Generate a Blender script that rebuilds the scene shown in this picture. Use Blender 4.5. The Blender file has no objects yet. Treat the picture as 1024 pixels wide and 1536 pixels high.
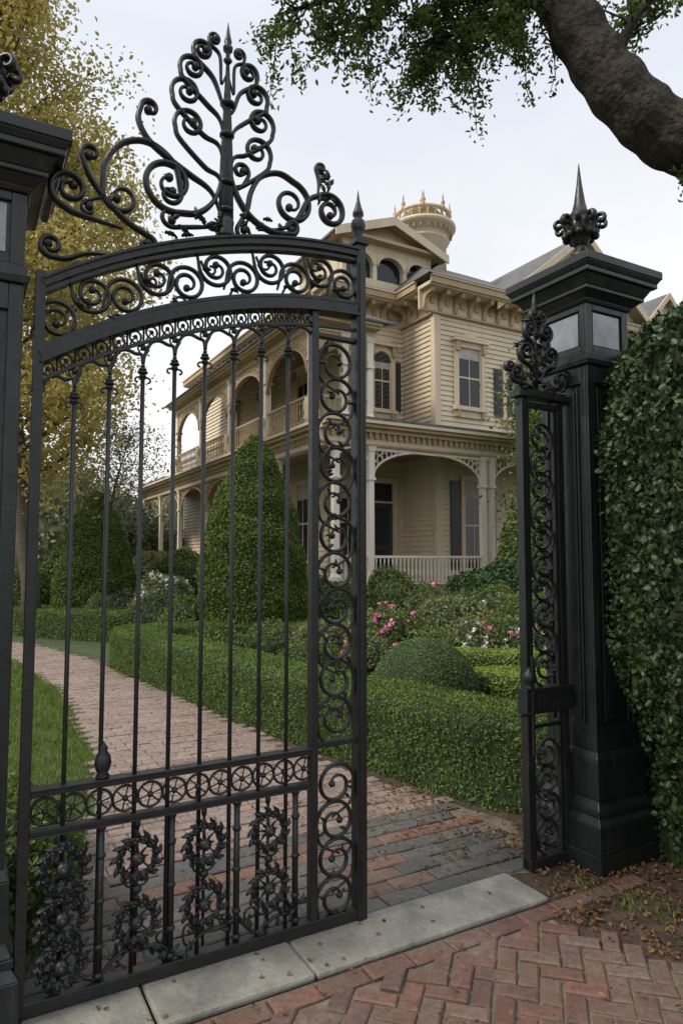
import bpy, math, random
import numpy as np
from mathutils import Vector, Matrix, noise
R=random.Random(7); rng=np.random.default_rng(3)
scene=bpy.context.scene
scene.view_settings.view_transform='Standard'
scene.view_settings.look='None'
scene.view_settings.exposure=0
ANG=math.radians(29.36)
E1=Vector((math.cos(ANG),math.sin(ANG))); E2=Vector((-math.sin(ANG),math.cos(ANG)))

# ------------------------------------------------------------ materials
def newmat(name):
    m=bpy.data.materials.new(name); m.use_nodes=True
    nt=m.node_tree; b=nt.nodes['Principled BSDF']
    return m,nt,b
def ramp(nt,fac,stops):
    r=nt.nodes.new('ShaderNodeValToRGB')
    el=r.color_ramp.elements
    el[0].position=stops[0][0]; el[0].color=(*stops[0][1],1)
    el[1].position=stops[-1][0]; el[1].color=(*stops[-1][1],1)
    for p,c in stops[1:-1]:
        e=el.new(p); e.color=(*c,1)
    nt.links.new(fac,r.inputs[0]); return r.outputs[0]
def noi(nt,scale,detail=4,rough=.6,vec=None):
    n=nt.nodes.new('ShaderNodeTexNoise'); n.inputs['Scale'].default_value=scale
    n.inputs['Detail'].default_value=detail; n.inputs['Roughness'].default_value=rough
    if vec is None:
        tc=nt.nodes.new('ShaderNodeNewGeometry'); vec=tc.outputs['Position']
    nt.links.new(vec,n.inputs['Vector']); return n.outputs[0]
def mixc(nt,fac,a,b,mode='MIX'):
    m=nt.nodes.new('ShaderNodeMix'); m.data_type='RGBA'; m.blend_type=mode
    for i,x in ((0,fac),(6,a),(7,b)):
        if isinstance(x,(int,float)): m.inputs[i].default_value=x
        elif isinstance(x,tuple): m.inputs[i].default_value=(*x,1)
        else: nt.links.new(x,m.inputs[i])
    return m.outputs[2]
def bump(nt,b,h,strength=.4,dist=.01):
    bp=nt.nodes.new('ShaderNodeBump'); bp.inputs['Strength'].default_value=strength
    bp.inputs['Distance'].default_value=dist
    nt.links.new(h,bp.inputs['Height']); nt.links.new(bp.outputs[0],b.inputs['Normal'])
def simple(name,c1,c2,scale=3,rough=.6,bs=.3,bd=.005,bscale=40,metal=0):
    m,nt,b=newmat(name)
    col=ramp(nt,noi(nt,scale,5),[(.3,c1),(.7,c2)])
    nt.links.new(col,b.inputs['Base Color']); b.inputs['Roughness'].default_value=rough
    b.inputs['Metallic'].default_value=metal
    bump(nt,b,noi(nt,bscale,4),bs,bd); return m
def leafmat(name,cols,trans=.25,rough=.5,cscale=4,cvar=.5):
    m,nt,b=newmat(name)
    g=nt.nodes.new('ShaderNodeNewGeometry')
    n=noi(nt,cscale,2)
    ma=nt.nodes.new('ShaderNodeMath'); ma.operation='MULTIPLY_ADD'
    nt.links.new(n,ma.inputs[0]); ma.inputs[1].default_value=cvar*2; 
    mb=nt.nodes.new('ShaderNodeMath'); mb.operation='MULTIPLY_ADD'
    nt.links.new(g.outputs['Random Per Island'],mb.inputs[0]); mb.inputs[1].default_value=1-cvar; mb.inputs[2].default_value=-cvar*.5
    nt.links.new(mb.outputs[0],ma.inputs[2])
    k=len(cols)
    col=ramp(nt,ma.outputs[0],[(i/(k-1),c) for i,c in enumerate(cols)])
    nt.links.new(col,b.inputs['Base Color']); b.inputs['Roughness'].default_value=rough
    b.inputs['Specular IOR Level'].default_value=.35
    t=nt.nodes.new('ShaderNodeBsdfTranslucent'); nt.links.new(col,t.inputs[0])
    mx=nt.nodes.new('ShaderNodeMixShader'); mx.inputs[0].default_value=trans
    nt.links.new(b.outputs[0],mx.inputs[1]); nt.links.new(t.outputs[0],mx.inputs[2])
    nt.links.new(mx.outputs[0],nt.nodes['Material Output'].inputs[0])
    return m
M={}
m,nt,b=newmat('black_iron')
col=ramp(nt,noi(nt,9,8,.7),[(.35,(.009,.010,.010)),(.62,(.016,.017,.018)),(.78,(.045,.038,.030))])
nt.links.new(col,b.inputs['Base Color'])
rr=ramp(nt,noi(nt,30,4),[(.3,(.28,.28,.28)),(.7,(.52,.52,.52))]); nt.links.new(rr,b.inputs['Roughness'])
bump(nt,b,noi(nt,120,5),.4,.004); M['iron']=m
m,nt,b=newmat('black_paint')
g=nt.nodes.new('ShaderNodeNewGeometry')
mp=nt.nodes.new('ShaderNodeMapping'); mp.inputs['Scale'].default_value=(6,6,.8)
nt.links.new(g.outputs['Position'],mp.inputs[0])
col=ramp(nt,noi(nt,2,8,.7,mp.outputs[0]),[(.35,(.008,.010,.011)),(.58,(.014,.018,.019)),(.75,(.042,.043,.040))])
nt.links.new(col,b.inputs['Base Color'])
rr=ramp(nt,noi(nt,14,6),[(.3,(.25,.25,.25)),(.7,(.5,.5,.5))]); nt.links.new(rr,b.inputs['Roughness'])
bump(nt,b,noi(nt,60,5),.3,.004); M['paint']=m
def weathered(name,c1,c2,dirt):
    m,nt,b=newmat(name)
    g=nt.nodes.new('ShaderNodeNewGeometry'); mp=nt.nodes.new('ShaderNodeMapping'); mp.inputs['Scale'].default_value=(3,3,.35)
    nt.links.new(g.outputs['Position'],mp.inputs[0])
    c=ramp(nt,noi(nt,.8,5),[(.3,c1),(.7,c2)])
    c=mixc(nt,ramp(nt,noi(nt,1.6,6,.7,mp.outputs[0]),[(.5,(0,0,0)),(.8,(.45,.45,.45))]),c,dirt)
    nt.links.new(c,b.inputs['Base Color']); b.inputs['Roughness'].default_value=.6
    bump(nt,b,noi(nt,30,4),.15,.004); return m
M['siding']=weathered('cream_siding',(.62,.525,.385),(.71,.61,.46),(.38,.31,.22))
M['trim']=weathered('tan_trim',(.58,.475,.34),(.68,.575,.43),(.33,.26,.18))
M['gold']=weathered('ochre_trim',(.35,.25,.14),(.48,.36,.215),(.2,.15,.09))
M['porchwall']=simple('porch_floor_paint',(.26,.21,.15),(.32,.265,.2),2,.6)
M['shutter']=simple('dark_shutter',(.02,.03,.035),(.035,.045,.05),3,.4)
M['bark']=simple('bark',(.012,.010,.008),(.060,.048,.038),16,.9,1.0,.05,20)
M['twig']=simple('twig_bark',(.05,.04,.03),(.10,.08,.06),9,.9)
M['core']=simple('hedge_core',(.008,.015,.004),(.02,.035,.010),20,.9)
M['stone']=simple('threshold_stone',(.13,.13,.115),(.29,.285,.25),5,.8,.8,.01,30)
M['soil']=simple('soil',(.030,.020,.014),(.095,.066,.045),9,.95,1,.03,30)
M['mortar']=simple('sandy_joint',(.085,.072,.052),(.20,.17,.13),6,.95,.8,.01,60)
M['ground']=simple('ground_grass',(.03,.05,.015),(.06,.085,.03),2,.95,.8,.03,20)
M['inset']=simple('sky_reflection_panel',(.16,.17,.19),(.30,.31,.33),5,.32,.3,.004,20,.6)  # pale metallic colour stands in for sky reflected in the glassy inset
m,nt,b=newmat('window_glass'); b.inputs['Base Color'].default_value=(.015,.02,.025,1); b.inputs['Roughness'].default_value=.04
bump(nt,b,noi(nt,1.5,2),.15,.02); M['glass']=m
M['curtain']=simple('curtain',(.35,.33,.30),(.5,.48,.44),6,.9)
m,nt,b=newmat('slate_roof')
tc=nt.nodes.new('ShaderNodeTexCoord'); br=nt.nodes.new('ShaderNodeTexBrick')
g=nt.nodes.new('ShaderNodeSeparateXYZ'); cmb=nt.nodes.new('ShaderNodeCombineXYZ')
ad=nt.nodes.new('ShaderNodeMath'); ad.operation='ADD'
nt.links.new(tc.outputs['Object'],g.inputs[0]); nt.links.new(g.outputs[0],ad.inputs[0]); nt.links.new(g.outputs[1],ad.inputs[1])
nt.links.new(ad.outputs[0],cmb.inputs[0]); nt.links.new(g.outputs[2],cmb.inputs[1]); nt.links.new(cmb.outputs[0],br.inputs[0])
br.inputs['Scale'].default_value=1; br.inputs['Brick Width'].default_value=.25; br.inputs['Row Height'].default_value=.11; br.inputs['Mortar Size'].default_value=.012
br.inputs['Color1'].default_value=(.08,.08,.09,1); br.inputs['Color2'].default_value=(.17,.165,.17,1); br.inputs['Mortar'].default_value=(.03,.03,.03,1)
nt.links.new(mixc(nt,.4,br.outputs[0],ramp(nt,noi(nt,1.2,5),[(.3,(.08,.08,.085)),(.7,(.17,.165,.155))])),b.inputs['Base Color'])
b.inputs['Roughness'].default_value=.8; bump(nt,b,br.outputs[1],-.5,.02); M['roof']=m
def brickmat(name,cols,stain,s0=.45):
    m,nt,b=newmat(name); g=nt.nodes.new('ShaderNodeNewGeometry')
    k=len(cols); c=ramp(nt,g.outputs['Random Per Island'],[(i/(k-1),x) for i,x in enumerate(cols)])
    c=mixc(nt,ramp(nt,noi(nt,1.9,6,.7),[(s0,(0,0,0)),(.75,(.75,.75,.75))]),c,stain)
    c=mixc(nt,ramp(nt,noi(nt,38,5,.75),[(.33,(.6,.6,.6)),(.58,(0,0,0))]),c,(.045,.035,.03))
    c=mixc(nt,ramp(nt,noi(nt,3.2,6,.75),[(.52,(0,0,0)),(.72,(.6,.6,.6))]),c,(.06,.05,.042))
    nt.links.new(c,b.inputs['Base Color']); b.inputs['Roughness'].default_value=.75
    bump(nt,b,noi(nt,60,5,.75),1.0,.007); return m
M['brick']=brickmat('red_brick',[(.095,.058,.048),(.175,.083,.065),(.125,.078,.063),(.22,.105,.08),(.14,.068,.055),(.185,.125,.10)],(.21,.175,.145))
M['pathbrick']=brickmat('path_brick',[(.23,.16,.135),(.29,.205,.175),(.25,.18,.155),(.33,.24,.205)],(.35,.305,.265),.38)
M['greybrick']=brickmat('grey_paver',[(.05,.055,.058),(.09,.095,.10),(.07,.075,.075),(.13,.125,.115)],(.17,.16,.13),.38)
M['box']=leafmat('boxwood_leaf',[(.022,.05,.006),(.065,.125,.014),(.125,.20,.030),(.20,.29,.06)],trans=.3,cscale=2.5)
M['boxbright']=leafmat('bright_boxwood_leaf',[(.08,.13,.01),(.18,.26,.025),(.27,.36,.05),(.35,.44,.09)],trans=.3,cscale=3)
M['cone']=leafmat('topiary_leaf',[(.025,.05,.006),(.070,.115,.014),(.125,.175,.028),(.18,.225,.05)],trans=.3,cscale=2.2)
M['ball']=leafmat('ball_leaf',[(.05,.09,.025),(.085,.155,.045),(.13,.22,.07),(.18,.28,.10)],trans=.3,cscale=5)
M['ivy']=leafmat('ivy_leaf',[(.008,.018,.007),(.018,.040,.014),(.036,.070,.022),(.075,.12,.035)],trans=.15,rough=.45,cscale=2.6)
M['shrub']=leafmat('shrub_leaf',[(.035,.06,.013),(.085,.13,.026),(.14,.195,.045),(.21,.26,.08)],trans=.3,cscale=3)
M['sage']=leafmat('sage_leaf',[(.07,.10,.035),(.15,.18,.06),(.22,.245,.09),(.31,.31,.14)],trans=.3,cscale=3)
M['darkshrub']=leafmat('dark_shrub_leaf',[(.015,.035,.012),(.035,.075,.025),(.06,.115,.04),(.10,.165,.06)],cscale=3)
M['golden']=leafmat('golden_leaf',[(.22,.23,.05),(.36,.32,.09),(.50,.40,.13),(.60,.48,.20)],trans=.5,cscale=.7)
M['oak']=leafmat('oak_leaf',[(.035,.06,.013),(.07,.11,.022),(.12,.165,.035),(.19,.23,.06)],trans=.4,cscale=3)
M['hazy']=leafmat('distant_leaf',[(.10,.13,.075),(.16,.19,.11),(.22,.24,.15),(.30,.30,.20)],trans=.3,cscale=.35)
M['grass']=leafmat('grass_blade',[(.05,.10,.010),(.11,.18,.022),(.17,.25,.04),(.24,.30,.07)],trans=.3,cscale=4)
M['pink']=leafmat('pink_petal',[(.65,.12,.28),(.8,.25,.45),(.85,.45,.6)],cvar=.2)
M['purple']=leafmat('purple_petal',[(.22,.10,.28),(.35,.2,.42),(.45,.32,.5)],cvar=.2)
M['white']=leafmat('white_petal',[(.65,.65,.62),(.8,.78,.76),(.85,.78,.8)],cvar=.2)
M['litter']=leafmat('dry_leaf',[(.07,.035,.018),(.15,.075,.033),(.24,.13,.055),(.11,.08,.04)],cvar=.2)
M['wtrim']=weathered('cream_paint',(.66,.60,.50),(.77,.71,.61),(.42,.36,.28))

# ------------------------------------------------------------ mesh builder
def empty(name,loc=(0,0,0),rz=0):
    e=bpy.data.objects.new(name,None); e.location=loc; e.rotation_euler=(0,0,rz)
    e.empty_display_size=.2; scene.collection.objects.link(e); return e
class MB:
    def __init__(s): s.v=[]; s.f=[]; s.sm=[]
    def add(s,vs,fs,smooth=False):
        o=len(s.v); s.v.extend([tuple(v) for v in vs]); s.f.extend([tuple(i+o for i in f) for f in fs]); s.sm.extend([smooth]*len(fs))
    def box(s,x0,x1,y0,y1,z0,z1):
        if x0>x1:x0,x1=x1,x0
        if y0>y1:y0,y1=y1,y0
        s.add([(x0,y0,z0),(x1,y0,z0),(x1,y1,z0),(x0,y1,z0),(x0,y0,z1),(x1,y0,z1),(x1,y1,z1),(x0,y1,z1)],
              [(0,3,2,1),(4,5,6,7),(0,1,5,4),(1,2,6,5),(2,3,7,6),(3,0,4,7)])
    def frus(s,cx,cy,h0,h1,z0,z1):
        v=[]
        for h,z in((h0,z0),(h1,z1)): v+=[(cx-h,cy-h,z),(cx+h,cy-h,z),(cx+h,cy+h,z),(cx-h,cy+h,z)]
        s.add(v,[(0,3,2,1),(4,5,6,7),(0,1,5,4),(1,2,6,5),(2,3,7,6),(3,0,4,7)])
    def sweep(s,pts,rad,n=8,ref=(0,1,0),flat=1.0,smooth=True):
        P=[Vector(p) for p in pts]; k=len(P)
        if k<2: return
        if not hasattr(rad,'__len__'): rad=[rad]*k
        ref=Vector(ref); vs=[]
        for i,p in enumerate(P):
            t=(P[min(i+1,k-1)]-P[max(i-1,0)])
            if t.length<1e-9: t=Vector((0,0,1))
            t.normalize(); rf=ref
            if abs(t.dot(ref))>.95: rf=Vector((1,0,0)) if abs(t.x)<.9 else Vector((0,0,1))
            a=(rf-t*t.dot(rf)).normalized(); bb=t.cross(a)
            for j in range(n):
                th=2*math.pi*(j+.5)/n
                vs.append(p+a*math.cos(th)*rad[i]*flat+bb*math.sin(th)*rad[i])
        fs=[]
        for i in range(k-1):
            for j in range(n):
                fs.append((i*n+j,i*n+(j+1)%n,(i+1)*n+(j+1)%n,(i+1)*n+j))
        fs.append(tuple(range(n-1,-1,-1))); fs.append(tuple((k-1)*n+j for j in range(n)))
        s.add(vs,fs,smooth)
    def rect(s,pts,w,d):
        P=[Vector(p) for p in pts]; k=len(P); vs=[]
        for i,p in enumerate(P):
            t=(P[min(i+1,k-1)]-P[max(i-1,0)]).normalized(); a=Vector((0,1,0)); bb=t.cross(a)
            for sa,sb in((-1,-1),(1,-1),(1,1),(-1,1)): vs.append(p+a*sa*d/2+bb*sb*w/2)
        fs=[(i*4+j,i*4+(j+1)%4,(i+1)*4+(j+1)%4,(i+1)*4+j) for i in range(k-1) for j in range(4)]
        fs+=[(3,2,1,0),tuple((k-1)*4+j for j in range(4))]
        s.add(vs,fs)
    def lathe(s,c,prof,n=16,smooth=True,lobes=0,la=0):
        vs=[]
        for r,z in prof:
            for j in range(n):
                th=2*math.pi*j/n; q=r*(1+la*math.cos(lobes*th)) if lobes else r
                vs.append((c[0]+q*math.cos(th),c[1]+q*math.sin(th),c[2]+z))
        k=len(prof)
        fs=[(i*n+j,i*n+(j+1)%n,(i+1)*n+(j+1)%n,(i+1)*n+j) for i in range(k-1) for j in range(n)]
        fs+=[tuple(range(n-1,-1,-1)),tuple((k-1)*n+j for j in range(n))]
        s.add(vs,fs,smooth)
    def ell(s,c,r,rot=None,n=8,m=5):
        vs=[]; Rm=rot or Matrix.Identity(3)
        for i in range(m+1):
            ph=math.pi*i/m
            for j in range(n):
                th=2*math.pi*j/n
                v=Rm@Vector((r[0]*math.sin(ph)*math.cos(th),r[1]*math.sin(ph)*math.sin(th),r[2]*math.cos(ph)))
                vs.append((c[0]+v.x,c[1]+v.y,c[2]+v.z))
        fs=[(i*n+j,(i+1)*n+j,(i+1)*n+(j+1)%n,i*n+(j+1)%n) for i in range(m) for j in range(n)]
        s.add(vs,fs,True)
    def aleaf(s,c,ang,L,wd,y=-.0,cup=.3):
        ca,sa=math.cos(ang),math.sin(ang); prof=[(0,.12),(.12,.55),(.2,.38),(.34,.85),(.43,.55),(.57,.78),(.66,.42),(.8,.42),(.9,.2),(1,.02)]
        vs=[]
        for t,w in prof:
            bow=-math.sin(t*math.pi*.9)*L*cup+ (t**3)*L*.25
            for q in(-1,0,1):
                lx=t*L; lz=q*w*wd; yy=y+bow+(0.0 if q else -.006)+abs(q)*w*wd*.35
                vs.append((c[0]+lx*ca-lz*sa,yy,c[1]+lx*sa+lz*ca))
        fs=[]
        for i in range(len(prof)-1):
            for q in(0,1): fs.append((i*3+q,i*3+q+1,(i+1)*3+q+1,(i+1)*3+q))
        s.add(vs,fs); s.add([(x,yy+.005,z) for x,yy,z in vs],[f[::-1] for f in fs])
    def obj(s,name,mat,parent=None,bev=0):
        me=bpy.data.meshes.new(name); me.from_pydata(s.v,[],s.f); me.update()
        me.polygons.foreach_set('use_smooth',s.sm)
        me.materials.append(mat)
        o=bpy.data.objects.new(name,me); scene.collection.objects.link(o)
        if parent: o.parent=parent
        if bev:
            md=o.modifiers.new('bev','BEVEL'); md.width=bev; md.segments=2; md.limit_method='ANGLE'; md.angle_limit=math.radians(50)
        return o

def catmull(P,n=10):
    P=[np.array(p,float) for p in P]; out=[]
    Q=[2*P[0]-P[1]]+P+[2*P[-1]-P[-2]]
    for i in range(1,len(Q)-2):
        for k in range(n):
            t=k/n; a,b,c,d=Q[i-1],Q[i],Q[i+1],Q[i+2]
            out.append(.5*((2*b)+(-a+c)*t+(2*a-5*b+4*c-d)*t*t+(-a+3*b-3*c+d)*t**3))
    out.append(Q[-2]); return [tuple(x) for x in out]
def curl(pts,R0,R1,turns,sign,step=.009,pw=.8):
    pts=list(pts); x,z=pts[-1]; th=math.atan2(z-pts[-2][1],x-pts[-2][0]); tot=turns*2*math.pi; a=0
    while a<tot:
        r=R0+(R1-R0)*(a/tot)**pw; ds=min(step,r*.28); th+=sign*ds/r; a+=ds/r
        x+=ds*math.cos(th); z+=ds*math.sin(th); pts.append((x,z))
    return pts
def scroll(P,end=None,start=None,n=8):
    c=catmull(P,n)
    if end: c=curl(c,*end)
    if start: c=curl(c[::-1],*start)
    return c
def taper(n,r,e=.55,ke=.2):
    out=[]
    for i in range(n):
        t=i/(n-1); k=min(t,1-t)/ke
        out.append(r*(e+(1-e)*min(1,k)))
    return out

# ------------------------------------------------------------ leaves
def rawmesh(name,V,loops,starts,mat,parent=None):
    me=bpy.data.meshes.new(name); me.vertices.add(len(V)); me.vertices.foreach_set('co',V.astype(np.float32).ravel())
    me.loops.add(len(loops)); me.loops.foreach_set('vertex_index',loops.astype(np.int32))
    me.polygons.add(len(starts)); me.polygons.foreach_set('loop_start',starts.astype(np.int32))
    me.update(calc_edges=True); me.validate()
    me.materials.append(mat); o=bpy.data.objects.new(name,me); scene.collection.objects.link(o)
    if parent: o.parent=parent
    return o
def nrm(a): return a/np.maximum(np.linalg.norm(a,axis=1,keepdims=True),1e-9)
def leaves(name,P,N,size,mat,parent=None,aspect=.55,tilt=.7,fold=.15):
    P=np.asarray(P,float); n=len(P)
    N=nrm(np.asarray(N,float)+tilt*rng.normal(size=(n,3)))
    T=rng.normal(size=(n,3))
    T=nrm(T-N*np.sum(T*N,axis=1,keepdims=True)); B=np.cross(N,T)
    s=(size*rng.uniform(.6,1.3,n))[:,None]
    f=N*s*fold; w=s*aspect*.5
    vs=np.stack([P-T*s*.5, P-T*s*.15+B*w+f, P+T*s*.2+B*w*.8+f, P+T*s*.5-f*.5, P+T*s*.2-B*w*.8+f, P-T*s*.15-B*w+f],axis=1)
    V=vs.reshape(-1,3); o=(np.arange(n)*6)[:,None]
    L=(o+np.array([0,1,2,3, 0,3,4,5])[None,:]).ravel()
    return rawmesh(name,V,L,np.arange(2*n)*4,mat,parent)
def sample(V,F,n,jit=.03):
    V=np.asarray(V,float); F=np.asarray(F,int)
    a,b,c,d=V[F[:,0]],V[F[:,1]],V[F[:,2]],V[F[:,3]]
    cr=np.cross(c-a,d-b); ar=np.linalg.norm(cr,axis=1)/2+1e-12
    idx=rng.choice(len(F),size=n,p=ar/ar.sum()); u=rng.random((n,1)); v=rng.random((n,1))
    P=(a[idx]*(1-u)+b[idx]*u)*(1-v)+(d[idx]*(1-u)+c[idx]*u)*v
    N=nrm(cr[idx]); return P+N*rng.uniform(-jit,jit,(n,1)),N,ar.sum()
def disp(V,N,amp,sc,seed=0):
    out=[]
    for v,n in zip(V,N):
        q=Vector((v[0]*sc+seed,v[1]*sc,v[2]*sc)); k=noise.noise(q)+.5*noise.noise(q*2.3)
        out.append((v[0]+n[0]*k*amp,v[1]+n[1]*k*amp,v[2]+n[2]*k*amp))
    return out
def plant(name,V,F,dens,size,mat,jit=.03,aspect=.55,extra=None,tilt=.7,parent=None,sprigs=0):
    e=parent or empty(name)
    F4=[f for f in F if len(f)==4]
    mb=MB(); mb.add(V,F); mb.obj('core',M['core'],e)
    _,_,ar=sample(V,F4,2)
    n=int(ar*dens); P,N,_=sample(V,F4,n,jit)
    if sprigs:
        k=int(ar*sprigs); C,N2,_=sample(V,F4,k,.0)
        dr=nrm(N2+.5*rng.normal(size=(k,3))+np.array([0,0,.4])); ln=rng.uniform(.02,.085,(k,1))
        ex=[C+dr*ln*t for t in(.3,.5,.7,.85,1.0)]
        P=np.vstack([P]+ex); N=np.vstack([N]+[N2]*5)
    leaves('leaves',P,N,size,mat,e,aspect,tilt)
    if extra:
        for (mt,k,sz) in extra:
            C,N2,_=sample(V,F4,k,.0); C=C+N2*.05
            keep=N2[:,2]>-.1; C=C[keep]; N2=N2[keep]
            Pp=np.repeat(C,9,axis=0)+rng.normal(size=(len(C)*9,3))*sz*.45
            leaves('flowers',Pp,np.repeat(N2,9,axis=0),sz,mt,e,.8,.9)
    return e
def blob(c,r,h,seed=0,amp=.18,sc=2.2,n=22,m=14):
    V=[];Nn=[]
    for i in range(m+1):
        ph=math.pi*.62*i/m
        for j in range(n):
            th=2*math.pi*j/n
            d=Vector((math.sin(ph)*math.cos(th),math.sin(ph)*math.sin(th),math.cos(ph)))
            V.append((d.x*r,d.y*r,d.z)); Nn.append(d)
    zb=math.cos(math.pi*.62)
    V=[(c[0]+v[0],c[1]+v[1],c[2]+(v[2]-zb)/(1-zb)*h) for v in V]
    V=disp(V,Nn,amp*r,sc/max(r,.3)*.6,seed)
    F=[(i*n+j,(i+1)*n+j,(i+1)*n+(j+1)%n,i*n+(j+1)%n) for i in range(m) for j in range(n)]
    return V,F
def conecore(c,r,h,seed,prof):
    n=40; m=40; V=[];N=[]
    for i in range(m+1):
        t=i/m; rr=r*prof(t)
        for j in range(n):
            th=2*math.pi*j/n; V.append((c[0]+rr*math.cos(th),c[1]+rr*math.sin(th),c[2]+h*t)); N.append((math.cos(th),math.sin(th),.2))
    V=disp(V,N,.07,2.3,seed)
    F=[(i*n+j,i*n+(j+1)%n,(i+1)*n+(j+1)%n,(i+1)*n+j) for i in range(m) for j in range(n)]
    return V,F
def hedgecore(path,w,h,seed=0,amp=.03,step=.09,sc=3,z0=0,lean=None):
    P=[np.array(p) for p in catmull(path,14)]
    Q=[P[0]]; 
    for p in P[1:]:
        if np.linalg.norm(p-Q[-1])>=step: Q.append(p)
    sec=[(-.5,0),(-.5,.2),(-.5,.4),(-.5,.6),(-.5,.8),(-.49,.93),(-.44,.985),(-.3,1),(-.15,1),(0,1),(.15,1),(.3,1),(.44,.985),(.49,.93),(.5,.8),(.5,.6),(.5,.4),(.5,.2),(.5,0)]
    V=[];N=[];k=len(Q);ns=len(sec)
    for i,q in enumerate(Q):
        t=Q[min(i+1,k-1)]-Q[max(i-1,0)]; t=t/np.linalg.norm(t); nr=np.array([t[1],-t[0]])
        e=min(i,k-1-i); sw={0:.02,1:.8,2:.95}.get(e,1); shh={0:.5,1:.96}.get(e,1)
        for a,zz in sec:
            off=lean(zz,a) if lean else 0
            V.append((q[0]+nr[0]*a*w*sw+off,q[1]+nr[1]*a*w*sw,z0+zz*h*shh))
            N.append((nr[0]*(1 if a>0 else -1)*(zz<.95),nr[1]*(1 if a>0 else -1)*(zz<.95),1 if zz>.9 else 0))
    V=disp(V,N,amp,sc,seed)
    F=[(i*ns+j,i*ns+j+1,(i+1)*ns+j+1,(i+1)*ns+j) for i in range(k-1) for j in range(ns-1)]
    return V,[f[::-1] for f in F]

# ============================================================ GATE
LX,LY=-1.119,2.446
def gl(s,b,z=0): return (LX+E1.x*s+E2.x*b, LY+E1.y*s+E2.y*b, z)
AR=2.49
def ztop(s): 
    dx=1.395-s; return 3.05-(AR-math.sqrt(AR*AR-dx*dx))
gate=empty('iron_gate',(LX,LY,0),ANG)
g=MB()
def tube(pts2,r,n=8,flat=1.3,y=0): g.sweep([(x,y,z) for x,z in pts2],r,n,(0,1,0),flat)
def band(off,w,d,s0=0.02,s1=1.36,y=0):
    g.rect([(s,y,ztop(s)-off) for s in np.linspace(s0,s1,50)],w,d)
band(.022,.030,.06); band(.055,.014,.045); band(.006,.010,.078)
band(.262,.014,.045); band(.293,.036,.06); band(.318,.012,.078)
band(.385,.012,.02,.02,1.36)
fr=MB()
fr.box(1.350,1.398,-.03,.03,.03,3.07); fr.box(1.125,1.158,-.022,.022,.03,2.78)
fr.box(1.362,1.386,-.036,.036,.09,2.98)
fr.box(1.338,1.41,-.042,.042,3.07,3.095)
fr.box(-.005,.03,-.025,.025,.03,2.66)
fr.box(-.005,1.35,-.024,.024,.035,.083)
fr.box(.03,1.125,-.02,.02,.768,.79); fr.box(.03,1.125,-.02,.02,.632,.654)
fr.box(1.158,1.35,-.02,.02,.79,.815); fr.box(1.158,1.35,-.018,.018,2.60,2.62)
fr.box(.03,1.125,-.027,.027,.788,.797); fr.box(.03,1.125,-.027,.027,.627,.634)
fr.obj('frame',M['iron'],gate,.003)
g.lathe((1.374,0,3.095),[(.02,0),(.03,.01),(.018,.03),(.03,.05),(.036,.075),(.03,.10),(.014,.115),(.026,.125),(.026,.14),(.018,.16),(.008,.2),(.001,.25)],14)
bars=[.015+.125*i for i in range(1,9)]
for i,s in enumerate(bars):
    zc=ztop(s)-.475
    g.sweep([(s,0,.08),(s,0,zc)],.0085,8)
    for dz,r in((0,.02),(.012,.015),(-.015,.014)): g.lathe((s,0,zc-.03+dz),[(.008,-.008),(r,-.003),(r,.003),(.008,.008)],10)
    for sg in(-1,1):
        tube(scroll([(s,zc-.055),(s+sg*.015,zc-.05)],(.014,.005,.6,-sg)),.004)
allb=[.015+.125*i for i in range(0,10)]
for i in range(9):
    s0,s1=allb[i],allb[i+1]; sm=(s0+s1)/2
    z0=ztop(s0)-.47; z1=ztop(s1)-.47; zm=ztop(sm)-.395
    tube(catmull([(s0,z0),(s0+.006,z0+.035),(s0+.03,zm-.014),(sm,zm),(s1-.03,zm-.010),(s1-.006,z1+.035),(s1,z1)],6),.007)
    for t in(0,.5):
        a=s0+.125*t; bq=a+.0625; mid=(a+bq)/2
        tube([(mid+.022*math.cos(q),ztop(mid)-.353+.024*math.sin(q)) for q in np.linspace(0,2*math.pi,14)],.0045,6)
        tube([(a,ztop(a)-.325),(a,ztop(a)-.385)],.0045,6)
        tube([(mid-.02,ztop(mid)-.385),(mid,ztop(mid)-.353),(mid+.02,ztop(mid)-.385)],.004,6)
        g.ell((mid,0,ztop(mid)-.353),(.009,.011,.009))
    z=ztop(s0)-.405; g.ell((s0,0,z),(.012,.012,.014))
    for sg in(-1,1):
        tube(scroll([(s0,z0+.01),(s0+sg*.012,z0+.04),(s0+sg*.02,z0+.055)],(.012,.004,.9,sg)),.0038,6)
s=.075; k=0
while s<1.32:
    r=.072; zc=ztop(s)-.158
    sg=1 if k%2==0 else -1
    c=curl(catmull([(s-r*1.25,zc-sg*.088),(s-r*1.12,zc-sg*.05),(s-r*1.02,zc-sg*.01)],6),r*1.0,.016,1.75,-sg,.009,1.25)
    tube(c,taper(len(c),.0085),8,1.6)
    x,z=c[-1]; g.ell((x,0,z),(.015,.02,.015))
    c=scroll([(s+r*.75,zc+sg*.086),(s+r*.98,zc+sg*.05)],(.03,.008,.8,sg)); tube(c,.0055)
    g.aleaf((s+r*.8,zc+sg*.05),R.uniform(-1,1),.04,.012,-.01)
    s+=.122; k+=1
s=.08
while s<1.10:
    c=[(s+.046*math.cos(a),.711+.046*math.sin(a)) for a in np.linspace(0,2*math.pi,25)]
    tube(c,.0055,6)
    for a in np.linspace(0,math.pi,3,endpoint=False)+.3:
        tube([(s-.044*math.cos(a),.711-.044*math.sin(a)),(s+.044*math.cos(a),.711+.044*math.sin(a))],.003,6)
    g.ell((s,0,.711),(.012,.016,.012))
    s+=.0925
z=.135;k=0
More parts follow.
